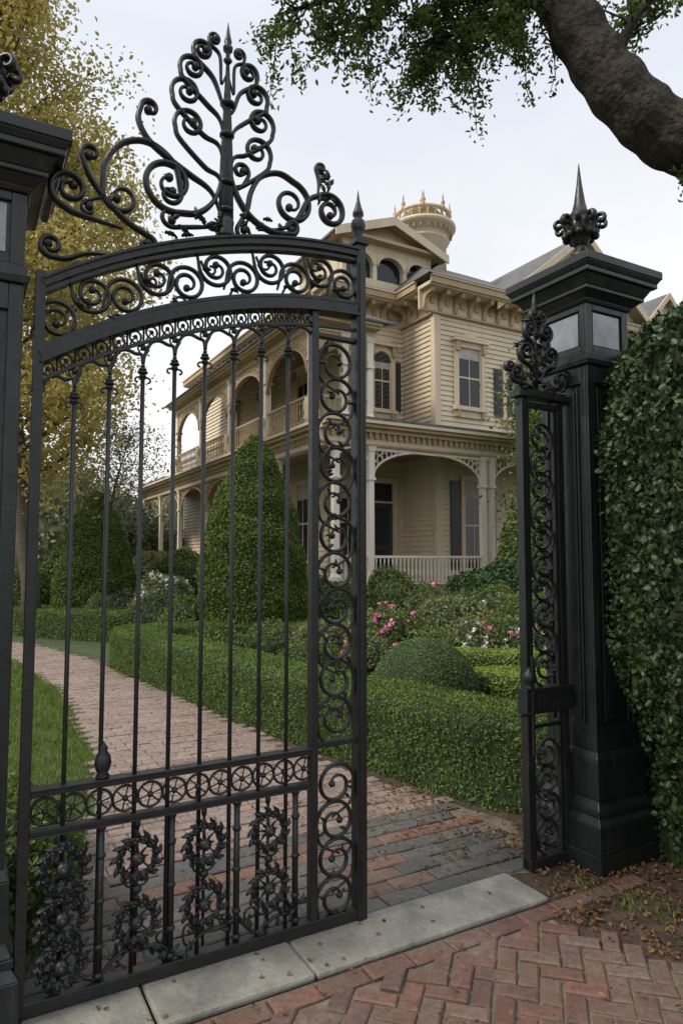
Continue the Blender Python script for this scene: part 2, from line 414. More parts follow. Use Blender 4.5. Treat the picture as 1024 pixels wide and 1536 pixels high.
while z<2.56:
    if abs(z-.80)<.075: z=.90
    sg=1 if k%2 else -1
    cx=1.254; r=.090
    c=curl(catmull([(cx-sg*r*.2,z-.125),(cx+sg*r*.8,z-.075),(cx+sg*r*1.03,z-.005)],6),r,.018,1.55,sg,.009,1.5); tube(c,taper(len(c),.0085),8,1.5)
    x,zz=c[-1]; g.ell((x,0,zz),(.015,.018,.015))
    for q in range(3):
        a=R.uniform(0,6.28); g.aleaf((cx+sg*.02+.04*math.cos(a),z+.04*math.sin(a)),a,.035,.010,-.006)
    z+=.158;k+=1
for s in(.274,.535,.80,1.06):
    g.sweep([(s,0,.08),(s,0,.64)],.013,10)
    for zz in(.1,.2,.36,.52,.62): g.lathe((s,0,zz),[(.012,-.012),(.018,-.004),(.018,.004),(.012,.012)],10)
g.lathe((.274,-.0,.795),[(.02,0),(.026,.01),(.018,.02),(.026,.035),(.031,.055),(.028,.08),(.015,.1),(.018,.11),(.008,.125),(.002,.135)],14)
def wreath(cx,cz,r,y=-.012,kn=.27):
    g.ell((cx,y-.012,cz),(r*kn,.022,r*kn),None,12,7); g.ell((cx,y-.032,cz),(r*kn*.5,.012,r*kn*.5))
    for q in range(8):
        a=q*math.pi/4; g.aleaf((cx+r*.16*math.cos(a),cz+r*.16*math.sin(a)),a,r*.30,r*.09,y,.1)
    for q in range(4):
        a=q*math.pi/2+math.pi/4; g.sweep([(cx+r*.2*math.cos(a),y,cz+r*.2*math.sin(a)),(cx+r*.8*math.cos(a),y,cz+r*.8*math.sin(a))],.0035,5)
    g.sweep([(cx+r*.80*math.cos(a),y,cz+r*.80*math.sin(a)) for a in np.linspace(0,2*math.pi,29)],.0085,6)
    nn=13
    for q in range(nn):
        a=2*math.pi*q/nn
        for off,da in((.76,.50),(.84,-.50)):
            rr=r*off; an=a+math.pi/2+da+R.uniform(-.15,.15)
            L=r*R.uniform(.40,.46)
            g.aleaf((cx+rr*math.cos(a),cz+rr*math.sin(a)),an,L,r*.165,y-.006,.14)
        g.ell((cx+r*.8*math.cos(a+.2),y-.01,cz+r*.8*math.sin(a+.2)),(r*.10,.011,r*.10),None,6,4)
for cx in(.405,.663,.935):
    wreath(cx,.49,.088); wreath(cx,.262,.088)
    g.sweep([(cx,0,.10),(cx,0,.64)],.006,8)
    g.ell((cx,0,.61),(.012,.012,.025)); g.ell((cx,-.01,.376),(.018,.016,.018))
    for sg in(-1,1):
        for zz in(.376,.15): tube(scroll([(cx,zz),(cx+sg*.03,zz+.01)],(.022,.007,.9,sg)),.0045,6)
for cz,rr in((.51,.09),(.34,.085),(.18,.085)): wreath(.145,cz,rr,-.02,.3)
for q in range(26):
    a=R.uniform(0,6.28); x=.145+R.uniform(-.05,.05); z=R.uniform(.1,.62); g.aleaf((x,z),a,R.uniform(.05,.08),.02,R.uniform(-.02,-.0),R.uniform(.1,.3))
vp=[(x,.135+.03*math.sin(x*19)+.014*math.sin(x*41)) for x in np.linspace(.06,1.11,110)]
tube(vp,.0075,7)
for q in range(44):
    x=R.uniform(.1,1.1); z=.135+.03*math.sin(x*19)+.014*math.sin(x*41); a=R.uniform(0,6.28)
    g.aleaf((x,z),a,.045,.012,R.uniform(-.012,.0),.2)
for q in range(8):
    x=.12+q*.125; sg=1 if q%2 else -1
    c=scroll([(x,.1),(x+.03*sg,.13),(x+.035*sg,.17)],(.03,.008,1.0,sg)); tube(c,.005,6)
# ---- crest
S0=.7226
def cw(P,end=None,start=None,r=.0115,n=9):
    c=scroll(P,end,start,n); tube(c,taper(len(c),r,.5,.22),8,1.7)
    if end and not start: x,z=c[-1]; g.ell((x,0,z),(.018,.022,.018))
    if end and start:
        for x,z in(c[0],c[-1]): g.ell((x,0,z),(.018,.022,.018))
cw([(.712,3.02),(.658,3.14),(.563,3.19),(.466,3.238),(.39,3.29),(.352,3.36),(.362,3.425)],(.038,.012,.85,-1))
cw([(.715,3.34),(.70,3.20),(.665,3.10),(.60,3.035),(.52,3.015)],(.125,.024,1.5,-1),r=.0125)
cw([(.41,2.885),(.32,2.925),(.235,2.995),(.17,3.08),(.142,3.15)],(.038,.012,.9,-1),(.045,.014,1.0,-1))
cw([(.53,3.10),(.505,3.205),(.44,3.262),(.365,3.275),(.285,3.235),(.228,3.14),(.222,3.03)],(.075,.02,1.1,1),(.05,.014,.9,-1))
cw([(.30,2.895),(.20,2.905),(.12,2.915),(.075,2.935)],(.078,.018,1.55,-1),r=.012)
cw([(.26,2.78),(.17,2.765),(.10,2.73),(.05,2.725)],(.046,.014,1.3,-1),r=.010)
cw([(.70,3.0),(.60,2.975),(.50,2.95)],(.045,.014,1.0,-1),r=.009)
cw([(.26,3.0),(.22,3.0),(.16,2.97)],(.03,.01,.9,1),r=.007)
cw([(.735,3.34),(.745,3.22),(.785,3.13),(.85,3.065),(.94,3.035),(1.03,3.045)],(.035,.012,1.0,1),r=.0125)
cw([(.775,3.02),(.815,3.10),(.835,3.19),(.88,3.27),(.965,3.31),(1.05,3.285)],(.105,.022,1.5,-1),(.04,.012,.9,1))
cw([(.87,3.03),(.98,3.06),(1.06,3.13),(1.11,3.225),(1.175,3.268)],(.085,.018,1.6,-1),r=.012)
cw([(.735,3.16),(.79,3.2),(.82,3.25)],(.04,.012,1.1,1),r=.009)
cw([(1.16,3.27),(1.165,3.33),(1.15,3.385)],(.025,.009,.9,-1),r=.009)
for q in range(12):
    a=R.uniform(0,6.28); g.aleaf((1.17+R.uniform(-.02,.05),3.22+R.uniform(0,.17)),a,.05,.014,R.uniform(-.015,0),.2)
for z,off,rr in((3.345,.140,.070),(3.48,.155,.068),(3.60,.135,.058),(3.70,.098,.044),(3.775,.053,.027)):
    for sg in(-1,1):
        o=off*(1.1 if sg<0 else .94); zz=z+(.03 if sg<0 else 0)
        cw([(S0+sg*.006,zz-.30*o/.14),(S0+sg*.028,zz-.17),(S0+sg*o*.62,zz-.115*rr/.06),(S0+sg*(o+rr*.72),zz-rr*.6),(S0+sg*(o+rr),zz+.01)],(rr,.014 if rr>.03 else .007,1.45,sg),r=.0095 if rr>.03 else .007)
for x in(-.022,-.008,.008,.022):
    g.sweep([(S0+x,0,2.965),(S0+x*.9,0,3.265),(S0+x*.35,0,3.58),(S0,0,3.76)],[.012,.010,.008,.006],8)
g.lathe((S0,0,2.965),[(.04,-.01),(.045,.0),(.03,.03),(.035,.06),(.02,.09)],14)
g.lathe((S0,0,3.73),[(.009,0),(.02,.015),(.010,.03),(.009,.05),(.02,.06),(.022,.075),(.010,.085),(.017,.10),(.010,.13),(.001,.19)],12)
for zz in(3.08,3.20,3.41,3.55): g.lathe((S0,0,zz),[(.02,-.012),(.032,-.005),(.032,.005),(.02,.012)],12)
for q in range(24):
    a=R.uniform(0,6.28); s=S0+R.gauss(.04,.15); g.aleaf((s,ztop(min(s,1.3))+R.uniform(.02,.10)),a,R.uniform(.04,.06),.014,R.uniform(-.015,0),.25)
g.obj('scrollwork',M['iron'],gate)

# ============================================================ side panel
sp=empty('iron_side_panel',(LX,LY,0),ANG); g=MB(); fr=MB()
A,B=2.37,2.71
fr.box(A,A+.042,-.025,.025,.02,2.47); fr.box(B-.075,B-.03,-.02,.02,.02,2.47); 
fr.box(A,B-.03,-.03,.03,.02,.07); fr.box(A,B-.03,-.02,.02,2.42,2.45); fr.box(A-.03,B,-.04,.04,2.47,2.50); fr.box(A-.015,B-.015,-.033,.033,2.50,2.515)
fr.box(A-.01,B-.02,-.035,.035,.80,.93); fr.box(A-.07,A+.02,-.05,-.035,.80,.815); fr.box(A+.06,A+.14,-.045,-.035,.82,.90)
fr.box(A+.015,A+.03,-.05,-.035,.60,1.1)
fr.box(A+.05,B-.08,-.012,.012,.72,.74); fr.box(A+.05,A+.062,-.012,.012,.07,.78);fr.box(B-.095,B-.082,-.012,.012,.07,2.42);fr.box(A+.05,A+.062,-.012,.012,.93,2.42)
fr.obj('frame',M['iron'],sp,.003)
g.lathe((A+.01,-.03,.93),[(.02,0),(.024,.01),(.014,.02),(.03,.04),(.036,.06),(.03,.085),(.012,.1),(.006,.115)],14)
cx=(A+.056+B-.088)/2; z=.16;k=0; r=.078
while z<2.38:
    if abs(z-.85)<.15: z=1.02
    sg=1 if k%2 else -1
    c=curl(catmull([(cx-sg*r*.2,z-.11),(cx+sg*r*.8,z-.065),(cx+sg*r*1.03,z-.005)],6),r*.98,.016,1.55,sg,.009,1.5); g.sweep([(x,0,q) for x,q in c],taper(len(c),.008),8,(0,1,0),1.5)
    x,zz=c[-1]; g.ell((x,0,zz),(.014,.016,.014))
    for q in range(5):
        a=R.uniform(0,6.28); g.aleaf((cx+.04*math.cos(a),z+.045*math.sin(a)),a+1,.045,.013,-.008)
    z+=.137;k+=1
cx=2.50
def orn(P,end,r=.010):
    for sg in(1,-1):
        c=scroll([(x*sg,z) for x,z in P],(end[0],end[1],end[2],end[3]*sg))
        g.sweep([(cx+x,-.02,2.515+z) for x,z in c],taper(len(c),r),8,(0,1,0),1.8)
        x,z=c[-1]; g.ell((cx+x,-.02,2.515+z),(.018,.026,.018))
orn([(.02,.0),(.08,.02),(.16,.03)],(.05,.012,1.3,1)); orn([(.01,.05),(.05,.12),(.11,.15)],(.06,.014,1.4,1))
orn([(.01,.15),(.04,.25),(.085,.29)],(.05,.012,1.35,1)); orn([(.005,.3),(.03,.37),(.05,.4)],(.03,.01,1.2,1)); orn([(.1,.0),(.15,.06),(.19,.12)],(.03,.01,1,-1))
g.sweep([(cx,0,2.515),(cx,0,2.98)],[.014,.008],8); g.lathe((cx,0,2.92),[(.01,0),(.024,.02),(.02,.04),(.008,.05),(.018,.07),(.001,.16)],12)
for q in range(80):
    h=R.random()**1.2*.40; x=R.uniform(-1,1)*(.17*(1-h/.5)+.02); a=math.pi/2+R.gauss(0,1.0)-x*5
    g.aleaf((cx+x,2.50+h),a,R.uniform(.05,.08),.018,R.uniform(-.03,.02),R.uniform(.1,.35))
g.obj('scrollwork',M['iron'],sp)

# ============================================================ pillars
def pillar(cx,cy,zo=0):
    e=empty('gate_pillar',(LX,LY,zo),ANG); b=MB(); H=.17
    b.frus(cx,cy,.235,.235,0,.10); b.frus(cx,cy,.225,.222,.1,.24); b.frus(cx,cy,.222,.195,.24,.28); b.frus(cx,cy,.205,.205,.28,.31); b.frus(cx,cy,.20,.178,.31,.36)
    b.frus(cx,cy,.19,.186,.36,.56); b.frus(cx,cy,.186,.172,.56,.60)
    b.frus(cx,cy,H-.016,H-.016,.60,2.66)
    for sx,sy in((0,-1),(-1,0),(0,1),(1,0)):
        for (u0,u1,z0,z1) in((-H,-H+.05,.6,2.66),(H-.05,H,.6,2.66),(-H+.05,H-.05,.6,.72),(-H+.05,H-.05,2.56,2.66),(-H+.075,-H+.085,.74,2.54),(H-.085,H-.075,.74,2.54),(-H+.10,H-.10,.76,2.52)):
            hh=H-.004 if u0==-H+.10 else H
            if sy: b.box(cx+u0,cx+u1,cy+sy*(H-.018),cy+sy*hh,z0,z1)
            else:
                if u0==-H:u0+=.0185
                if u1==H:u1-=.0185
                b.box(cx+sx*(H-.018),cx+sx*hh,cy+u0,cy+u1,z0,z1)
    for h0,h1,z0,z1 in((.185,.192,2.66,2.69),(.178,.178,2.69,2.73),(.156,.156,2.73,3.0)): b.frus(cx,cy,h0,h1,z0,z1)
    for sx,sy in((0,-1),(-1,0),(0,1),(1,0)):
        for (u0,u1,z0,z1) in((-H,-H+.05,2.73,3.0),(H-.05,H,2.73,3.0),(-H+.05,H-.05,2.73,2.76),(-H+.05,H-.05,2.965,3.0)):
            if sy: b.box(cx+u0,cx+u1,cy+sy*(H-.018),cy+sy*H,z0,z1)
            else:
                if u0==-H:u0+=.0185
                if u1==H:u1-=.0185
                b.box(cx+sx*(H-.018),cx+sx*H,cy+u0,cy+u1,z0,z1)
    for h0,h1,z0,z1 in((.18,.19,3.0,3.02),(.19,.225,3.02,3.05),(.235,.235,3.05,3.07),(.235,.265,3.07,3.12),(.285,.285,3.12,3.145),(.285,.30,3.145,3.17),(.305,.305,3.17,3.215),(.295,.12,3.215,3.30),(.10,.085,3.30,3.34)):
        b.frus(cx,cy,h0,h1,z0,z1)
    b.obj('column',M['paint'],e,.004)
    gm=MB()
    for sx,sy in((0,-1),(-1,0)):
        if sy: gm.box(cx-.105,cx+.105,cy-.160,cy-.157,2.775,2.955)
        else: gm.box(cx-.160,cx-.157,cy-.105,cy+.105,2.775,2.955)
    gm.obj('inset_panel',M['inset'],e)
    f=MB()
    f.lathe((cx,cy,3.34),[(.06,0),(.075,.015),(.035,.04),(.03,.09),(.055,.12),(.08,.155),(.09,.195),(.075,.23),(.048,.25),(.065,.265),(.042,.29),(.030,.34),(.015,.45),(.002,.58)],18,True,8,.10)
    for q in range(10):
        a=q*math.pi/5; ca,sa=math.cos(a),math.sin(a)
        c=scroll([(.03,3.42),(.06,3.49),(.09,3.56)],(.034,.010,1.0,-1))
        f.sweep([(cx+x*ca,cy+x*sa,z) for x,z in c],taper(len(c),.012),6,(-sa,ca,.01),1.6)
        f.ell((cx+.085*ca,cy+.085*sa,3.48),(.024,.024,.024))
    f.obj('finial',M['iron'],e)
pillar(2.88,0); pillar(-.212,.17,-.06)

# ============================================================ GROUND
gr=MB(); gr.add([(-400,-400,0),(400,-400,0),(400,400,0),(-400,400,0)],[(0,1,2,3)]); gr.obj('ground',M['ground'])
def inpoly(x,y,P):
    c=False; j=len(P)-1
    for i in range(len(P)):
        if (P[i][1]>y)!=(P[j][1]>y) and x<(P[j][0]-P[i][0])*(y-P[i][1])/(P[j][1]-P[i][1])+P[i][0]: c=not c
        j=i
    return c
def polysheet(name,P,z,mat):
    b=MB(); b.add([(x,y,z) for x,y in P],[tuple(range(len(P)))]); return b.obj(name,mat)
def brick(mb,cx,cy,L,Wd,rot,z=.016,tilt=.004,gap=.004):
    rot+=R.gauss(0,.010)
    ca,sa=math.cos(rot),math.sin(rot); hl=L/2-gap+R.uniform(-.002,.001); hw=Wd/2-gap+R.uniform(-.0015,.001); c=.007
    zs=z+R.uniform(-.004,.0035); tx,ty=R.uniform(-tilt,tilt)*6,R.uniform(-tilt,tilt)*6
    jx,jy=R.uniform(-.002,.002),R.uniform(-.002,.002)
    vs=[]
    for ins,zz in((0,.002),(0,zs-c*.7),(c,zs)):
        for sx,sy in((-1,-1),(1,-1),(1,1),(-1,1)):
            k=R.uniform(-.003,.002) if zz>.003 else 0
            x=sx*(hl-ins+k)+jx; y=sy*(hw-ins+k*.7)+jy
            dz=(x*tx+y*ty)*.5 if zz>.003 else 0
            vs.append((cx+x*ca-y*sa,cy+x*sa+y*ca,zz+dz))
    fs=[(8,9,10,11)]
    for k in(0,4):
        for j in range(4): fs.append((k+j,k+(j+1)%4,k+4+(j+1)%4,k+4+j))
    mb.add(vs,fs)
def infront(x,y):
    r=Vector((x-LX,y-LY)); s=r.dot(E1); b=r.dot(E2)
    if b>-.415 or b<-4 : return False
    if x>.96 and y>3.13-.83*(x-.96)+.03*noise.noise(Vector((x*6,y*6,0))): return False
    return s<6 and s>-5
fb=MB(); rot=ANG+math.radians(45); u=.082
for i in range(-70,70):
    for j in range(-70,70):
        k=(i-j)%4
        if k==0: cxl,cyl,rr=(i+1)*u,(j+.5)*u,0
        elif k==3: cxl,cyl,rr=(i+.5)*u,(j+1)*u,math.pi/2
        else: continue
        x=.3+cxl*math.cos(rot)-cyl*math.sin(rot); y=2.0+cxl*math.sin(rot)+cyl*math.cos(rot)
        if infront(x,y): 
            dz=.006*noise.noise(Vector((x*1.8,y*1.8,0)))
            brick(fb,x,y,2*u,u,rot+rr,.018+dz,.006,.0048)
fc=empty('brick_forecourt'); fb.obj('herringbone_bricks',M['brick'],fc)
b=MB(); s=-3.0
while s<2.7:
    p=gl(s+.1,-.345); brick(b,p[0],p[1],.2,.1,ANG,.022); 
    s+=.2
b.obj('border_course',M['brick'],fc)
jt=MB(); jt.add([gl(-6,-.28,.006),gl(-6,-5,.006),gl(6.5,-5,.006),gl(3.2,-.9,.006),gl(2.7,-.28,.006)],[(0,1,2,3,4)]); jt.obj('sand_joints',M['mortar'],fc)
th=MB()
for s0,s1 in((-2.6,-1.2),(-1.19,.42),(.43,1.02),(1.025,2.24)): th.box(s0,s1,-.275+R.uniform(-.004,.004),.02,.0,.032+R.uniform(-.003,.003))
o=th.obj('stone_threshold',M['stone'],None,.012); o.location=(LX,LY,0); o.rotation_euler=(0,0,ANG)
polysheet('soil_bed',[(.88,3.28),(1.0,3.0),(3.5,1.0),(6,1.5),(6,6),(1.2,6),(1.0,3.75)],.0075,M['soil'])
polysheet('garden_bed_soil',[(1.6,3.4),(.8,3.45),(.9,4.0),(.0,5.0),(-3.4,10.3),(-4,14),(-9,16),(-10,30),(9,30),(9,5)],.0042,M['soil'])
PATH=[(-1.15,2.55),(-1.25,3.4),(-1.55,4.4),(-2.05,5.8),(-3.3,8.3),(-5.1,10.9),(-9,12.6),(-14,13.2),(-14,15),(-9,14.6),(-5.8,13.0),(-3.9,10.9),(0,5.3),(1.12,4.2),(1.35,3.95),(1.3,3.6),(.9,3.6)]
pth=empty('brick_path'); pb=MB(); gb=MB(); rb=MB()
for j in range(0,8):
    for i in range(-2,16):
        s=i*.24+(j%2)*.12; bb=.085+j*.12
        if s<-.05 or s>2.62: continue
        red=(j==5) or R.random()<.10 or (1.55<s<1.9 and j in(1,2,3)) 
        p=gl(s,bb); brick(rb if red else gb,p[0],p[1],.24,.12,ANG,.018,.007,.005)
for i in range(-90,40):
    for j in range(0,190):
        s=i*.2+(j%2)*.1; bb=1.035+j*.1
        p=gl(s,bb)
        if inpoly(p[0],p[1],PATH): brick(pb,p[0],p[1],.2,.1,ANG,.018,.003,.004)
pb.obj('path_bricks',M['pathbrick'],pth); gb.obj('grey_pavers',M['greybrick'],pth); rb.obj('red_pavers',M['brick'],pth)
mb_=MB(); mb_.add([(x,y,.0065) for x,y in PATH],[tuple(range(len(PATH)))]); mb_.obj('sand_joints',M['mortar'],pth)

P=[];N=[]
for i in range(5200):
    x=R.uniform(.95,2.6); y=R.uniform(2.3,4.3)
    if infront(x,y): continue
    if noise.noise(Vector((x*3,y*3,9)))<-.15 and R.random()<.6: continue
    P.append((x,y,.014+R.random()*.012)); N.append((0,0,1))
for i in range(560):
    bb=R.uniform(.1,1.5); s=1.95+ .65*R.random()**.5 if R.random()<.7 else R.uniform(1.5,2.7)
    P.append(gl(s,bb,.028)); N.append((0,0,1))
for i in range(130): P.append(gl(R.uniform(-.6,2.6),R.uniform(-1.1,-.0),.036)); N.append((0,0,1))
for i in range(90): P.append(gl(R.uniform(0,2.0),R.uniform(.2,4),.028)); N.append((0,0,1))
leaves('leaf_litter',P,N,.024,M['litter'],None,.6,.4)
def grass(name,cond,x0,x1,y0,y1,n,h):
    P=rng.uniform((x0,y0),(x1,y1),(n,2)); P=np.array([p for p in P if cond(*p)])
    n=len(P); k=h*rng.uniform(.5,1.3,n); a=rng.uniform(0,6.28,n); w=.004
    dx,dy=np.cos(a)*w,np.sin(a)*w; lx,ly=rng.normal(size=n)*k*.4,rng.normal(size=n)*k*.4
    z=np.zeros(n)+.0
    V=np.stack([np.stack([P[:,0]-dx,P[:,1]-dy,z],1),np.stack([P[:,0]+dx,P[:,1]+dy,z],1),np.stack([P[:,0]+lx*.4+dx*.7,P[:,1]+ly*.4+dy*.7,k*.6],1),np.stack([P[:,0]+lx,P[:,1]+ly,k],1),np.stack([P[:,0]+lx*.4-dx*.7,P[:,1]+ly*.4-dy*.7,k*.6],1)],1).reshape(-1,3)
    o=(np.arange(n)*5)[:,None]; L=(o+np.array([0,1,2,3,4])[None]).ravel()
    rawmesh(name,V,L,np.arange(n)*5,M['grass'])
def pathleft(x,y):
    E=PATH[:7]
    for (a,b),(c,d) in zip(E,E[1:]):
        if b<=y<=d: return x< a+(c-a)*(y-b)/(d-b)-.02+.05*noise.noise(Vector((x*3,y*3,0)))
    return False
grass('lawn_grass',pathleft,-8.0,-1.1,2.5,12.5,130000,.055)
grass('soil_weeds',lambda x,y:(not infront(x,y)) and noise.noise(Vector((x*2.5,y*2.5,3)))>.25,1.15,2.2,2.9,4.2,2200,.035)

# ============================================================ PLANTS
V,F=hedgecore([(2.3,4.95),(1.75,4.75),(1.36,4.62),(.43,5.55),(-.8,7.1),(-2.0,8.8),(-2.95,10.1),(-3.1,10.7),(-2.6,11.1),(-1.2,11.3),(.5,11.5)],.66,.56,1,.035)
plant('boxwood_hedge',V,F,8000,.022,M['box'],.034,sprigs=110)
def lean(zz,a):
    t=min(1,max(0,(zz-.05)/.5)); return -.30*t*t*(3-2*t) if a<0 else 0
V,F=hedgecore([(2.25,2.5),(2.26,3.2),(2.27,4.0),(2.35,4.6),(2.9,5.1),(4.0,5.4)],1.05,2.74,5,.10,.10,2.6,0,lean)
plant('ivy_hedge',V,F,4800,.034,M['ivy'],.065,.8,None,1.0,sprigs=60)
bullet=lambda t:max(0.001,(1-t**2.5))**.78*(.92+.08*min(1,t*8))
V,F=conecore((-1.55,12,0),.95,3.78,2,bullet); plant('topiary_cone',V,F,5000,.045,M['cone'],.04,sprigs=60)
V,F=conecore((-6.1,17,0),1.0,3.3,9,lambda t:max(.001,1-t**2.2)**.75*(.9+.1*min(1,t*6))); plant('topiary_cone',V,F,3000,.055,M['cone'],.04)
V,F=blob((.76,6.35,.12),.50,.76,3,.02,2,40,26); plant('topiary_ball',V,F,15000,.016,M['ball'],.010)
V,F=hedgecore([(.9,8.3),(1.6,8.0),(2.6,7.8),(4,7.9)],.55,.54,11,.03); plant('boxwood_hedge',V,F,5500,.026,M['boxbright'],.03)
V,F=hedgecore([(1.25,6.9),(1.8,6.5),(2.7,6.3)],.6,.52,12,.03); plant('boxwood_hedge',V,F,6500,.024,M['boxbright'],.03)
V,F=hedgecore([(-3.7,13.4),(-4.8,13.9),(-6.3,14.6),(-7.2,15.6)],.8,.55,13,.04); plant('boxwood_hedge',V,F,3500,.035,M['box'],.03)
V,F=hedgecore([(-7.6,14.9),(-9,15.9),(-11,16.3)],.9,.6,14,.04); plant('boxwood_hedge',V,F,2500,.04,M['box'],.03)
SH=[('garden_shrub',-2.6,11.8,.55,.85,'shrub',.05,2400,None),('garden_shrub',-.9,10.2,.55,.62,'shrub',.04,2600,None),('garden_shrub',-.2,9.4,.6,.6,'sage',.05,2400,None),
('garden_shrub',.6,10.2,.7,.75,'sage',.05,2400,None),('garden_shrub',-1.7,9.8,.5,.55,'shrub',.05,2400,None),('garden_shrub',1.7,10.3,.8,.95,'sage',.05,2400,None),
('garden_shrub',.1,12.6,.75,1.2,'shrub',.055,2000,None),('garden_shrub',.9,13.3,.5,1.45,'shrub',.06,2200,None),('garden_shrub',1.7,13.2,.6,1.05,'darkshrub',.05,2200,None),
('garden_shrub',3.3,14.2,1.1,1.55,'darkshrub',.09,1500,None),('garden_shrub',2.5,12.2,.8,1.0,'shrub',.055,2000,None),('garden_shrub',3.0,10.6,.8,.9,'shrub',.05,2200,None),
('garden_shrub',4.4,12.6,.9,1.2,'sage',.06,1800,None),('garden_shrub',2.2,9.1,.6,.7,'sage',.045,2400,None),('garden_shrub',5.6,11.5,1.0,1.3,'shrub',.06,1500,None),
('garden_shrub',-3.2,13.0,.7,1.0,'darkshrub',.05,2000,None),('garden_shrub',-.6,14.3,.7,1.2,'shrub',.06,1800,None),('garden_shrub',-2.9,15.3,.8,1.6,'darkshrub',.07,1600,None),
('flowering_shrub',-4.6,15.4,.7,.85,'darkshrub',.06,1600,('purple',60,.05)),('garden_shrub',-5.4,15.9,.6,.7,'sage',.05,1600,None),('garden_shrub',-8.0,17.5,.9,1.3,'shrub',.07,1500,None),
('garden_shrub',-9.4,18.5,1.0,1.5,'sage',.07,1500,None),('garden_shrub',-4.3,18.5,1.0,1.7,'shrub',.07,1500,None),('garden_shrub',-5.2,20.5,1.1,1.9,'sage',.08,1300,None),
('garden_shrub',-7.6,20.5,1.3,2.2,'shrub',.09,1200,None),('garden_shrub',-.35,8.3,.45,.5,'shrub',.04,2400,None),('garden_shrub',1.2,9.0,.45,.6,'shrub',.04,2400,None),
('flowering_shrub',.75,9.6,.5,.84,'shrub',.05,2200,('pink',46,.055)),('flowering_shrub',1.45,11.6,.4,1.15,'shrub',.045,2400,('pink',16,.08)),('flowering_shrub',2.15,9.0,.42,.80,'shrub',.045,2400,('pink',44,.05)),
('flowering_shrub',-3.7,14.2,.65,1.25,'sage',.05,2000,('white',190,.05)),('flowering_shrub',2.35,8.7,.35,.72,'shrub',.045,2400,('white',60,.045)),('flowering_shrub',.9,12.4,.4,1.15,'shrub',.045,2200,('pink',10,.08)),
('flowering_shrub',1.7,12.0,.4,1.0,'sage',.045,2200,('purple',40,.045)),('flowering_shrub',.3,9.0,.35,.62,'sage',.04,2400,('pink',26,.045)),
('flowering_shrub',2.7,11.2,.5,1.0,'sage',.05,2000,('white',50,.05)),('flowering_shrub',1.75,8.9,.35,.74,'sage',.04,2400,('white',50,.04)),
('border_plant',-1.55,2.95,.32,.5,'shrub',.045,4500,None),('border_plant',-1.75,3.6,.35,.35,'shrub',.04,4000,None),
('garden_shrub',4.4,15.3,.8,2.9,'shrub',.08,1500,None)]
for i,(nm,x,y,r,h,mt,sz,dn,ex) in enumerate(SH):
    V,F=blob((x,y,0),r,h,i*3.7,.32,2.6); plant(nm,V,F,dn,sz,M[mt],.10 if r>.3 else .05,.5,[(M[ex[0]],ex[1],ex[2])] if ex else None,1.0,sprigs=40)

# ============================================================ TREES
def limb(p0,d,L,r0,r1,wig,n=7,droop=0,rd=R):
    pts=[Vector(p0)]; d=Vector(d).normalized()
    for i in range(n):
        d=(d+Vector((rd.gauss(0,wig),rd.gauss(0,wig),rd.gauss(0,wig)-droop))).normalized(); pts.append(pts[-1]+d*L/n)
    return pts,[r0+(r1-r0)*i/n for i in range(n+1)],d
def tree(name,base,h,tr,lo,cw_,nl,lsz,nleaf,mat,seed,sig=.28,rise=.6,fine=4):
    rd=random.Random(seed); e=empty(name); b=MB(); C=[]
    tp,trr,_=limb(base,(0,0,1),h*.96,tr,tr*.12,.035,14,0,rd); b.sweep(tp,trr,10,(1,0,0))
    for i in range(nl):
        t=(i+.5)/nl; z=lo+(h*.96-lo)*t; k=min(13,int(z/(h*.96)*14)); p=tp[k].lerp(tp[k+1],z/(h*.96)*14-k)
        prof=math.sin(math.pi*min(1,(.12+.88*t)**.8))**.6*.9+.12
        a=i*2.4+rd.uniform(-.4,.4); L=cw_*prof*rd.uniform(.7,1.15)
        lp,lr,_=limb(p,(math.cos(a),math.sin(a),rise+.4*t),L,tr*.32*(1-t*.7),tr*.05,.12,7,0,rd); b.sweep(lp,lr,6,(0,.1,1))
        for q in range(fine):
            m=rd.randint(2,7); d=Vector((rd.gauss(0,1),rd.gauss(0,1),rd.gauss(.2,.6)))
            sp_,sr,_=limb(lp[m],d,L*.42,tr*.05,tr*.015,.2,5,.02,rd); b.sweep(sp_,sr,4,(0,.1,1)); 
            for w in sp_[1:]: C.append(w)
        C.append(lp[-1]); C.append(lp[-2])
    b.obj('trunk_and_limbs',M['twig'],e)
    C=np.array([tuple(c) for c in C]); idx=rng.integers(0,len(C),nleaf); wgt=rng.random(len(C))
    P=C[idx]+rng.normal(size=(nleaf,3))*sig*(.5+wgt[idx])[:,None]
    leaves('crown',P,rng.normal(size=(nleaf,3)),lsz,mat,e,.55,.5)
tree('golden_tree',(-6.5,14.5,0),16.5,.2,3.2,3.2,60,.115,58000,M['golden'],5,.28)
tree('golden_tree',(-9.5,20,0),15.5,.25,3.5,3.6,36,.14,22000,M['golden'],8,.35)
tree('young_tree',(-7.4,22,0),6.2,.1,2.0,2.0,22,.09,4000,M['hazy'],12,.25)
tree('young_tree',(-3.4,30,0),6.5,.12,1.5,2.2,24,.12,8000,M['hazy'],14,.4)
tree('garden_tree',(5.6,17.0,0),6.5,.12,1.5,1.6,26,.10,12000,M['shrub'],17,.25)
P=[];N=[]
e=empty('distant_trees'); cb=MB()
for i in range(38):
    x=R.uniform(-60,34); y=R.uniform(44,62); r=R.uniform(3,5.5); h=R.uniform(5,9.5)
    if x>-6: h*=.8
    V,F=blob((x,y,0),r,h,i*2.1,.4,2.4,16,10); cb.add([(x+(v[0]-x)*.85,y+(v[1]-y)*.85,v[2]*.88) for v in V],F)
    p,n,_=sample(V,F,1700,.6); P.append(p);N.append(n)
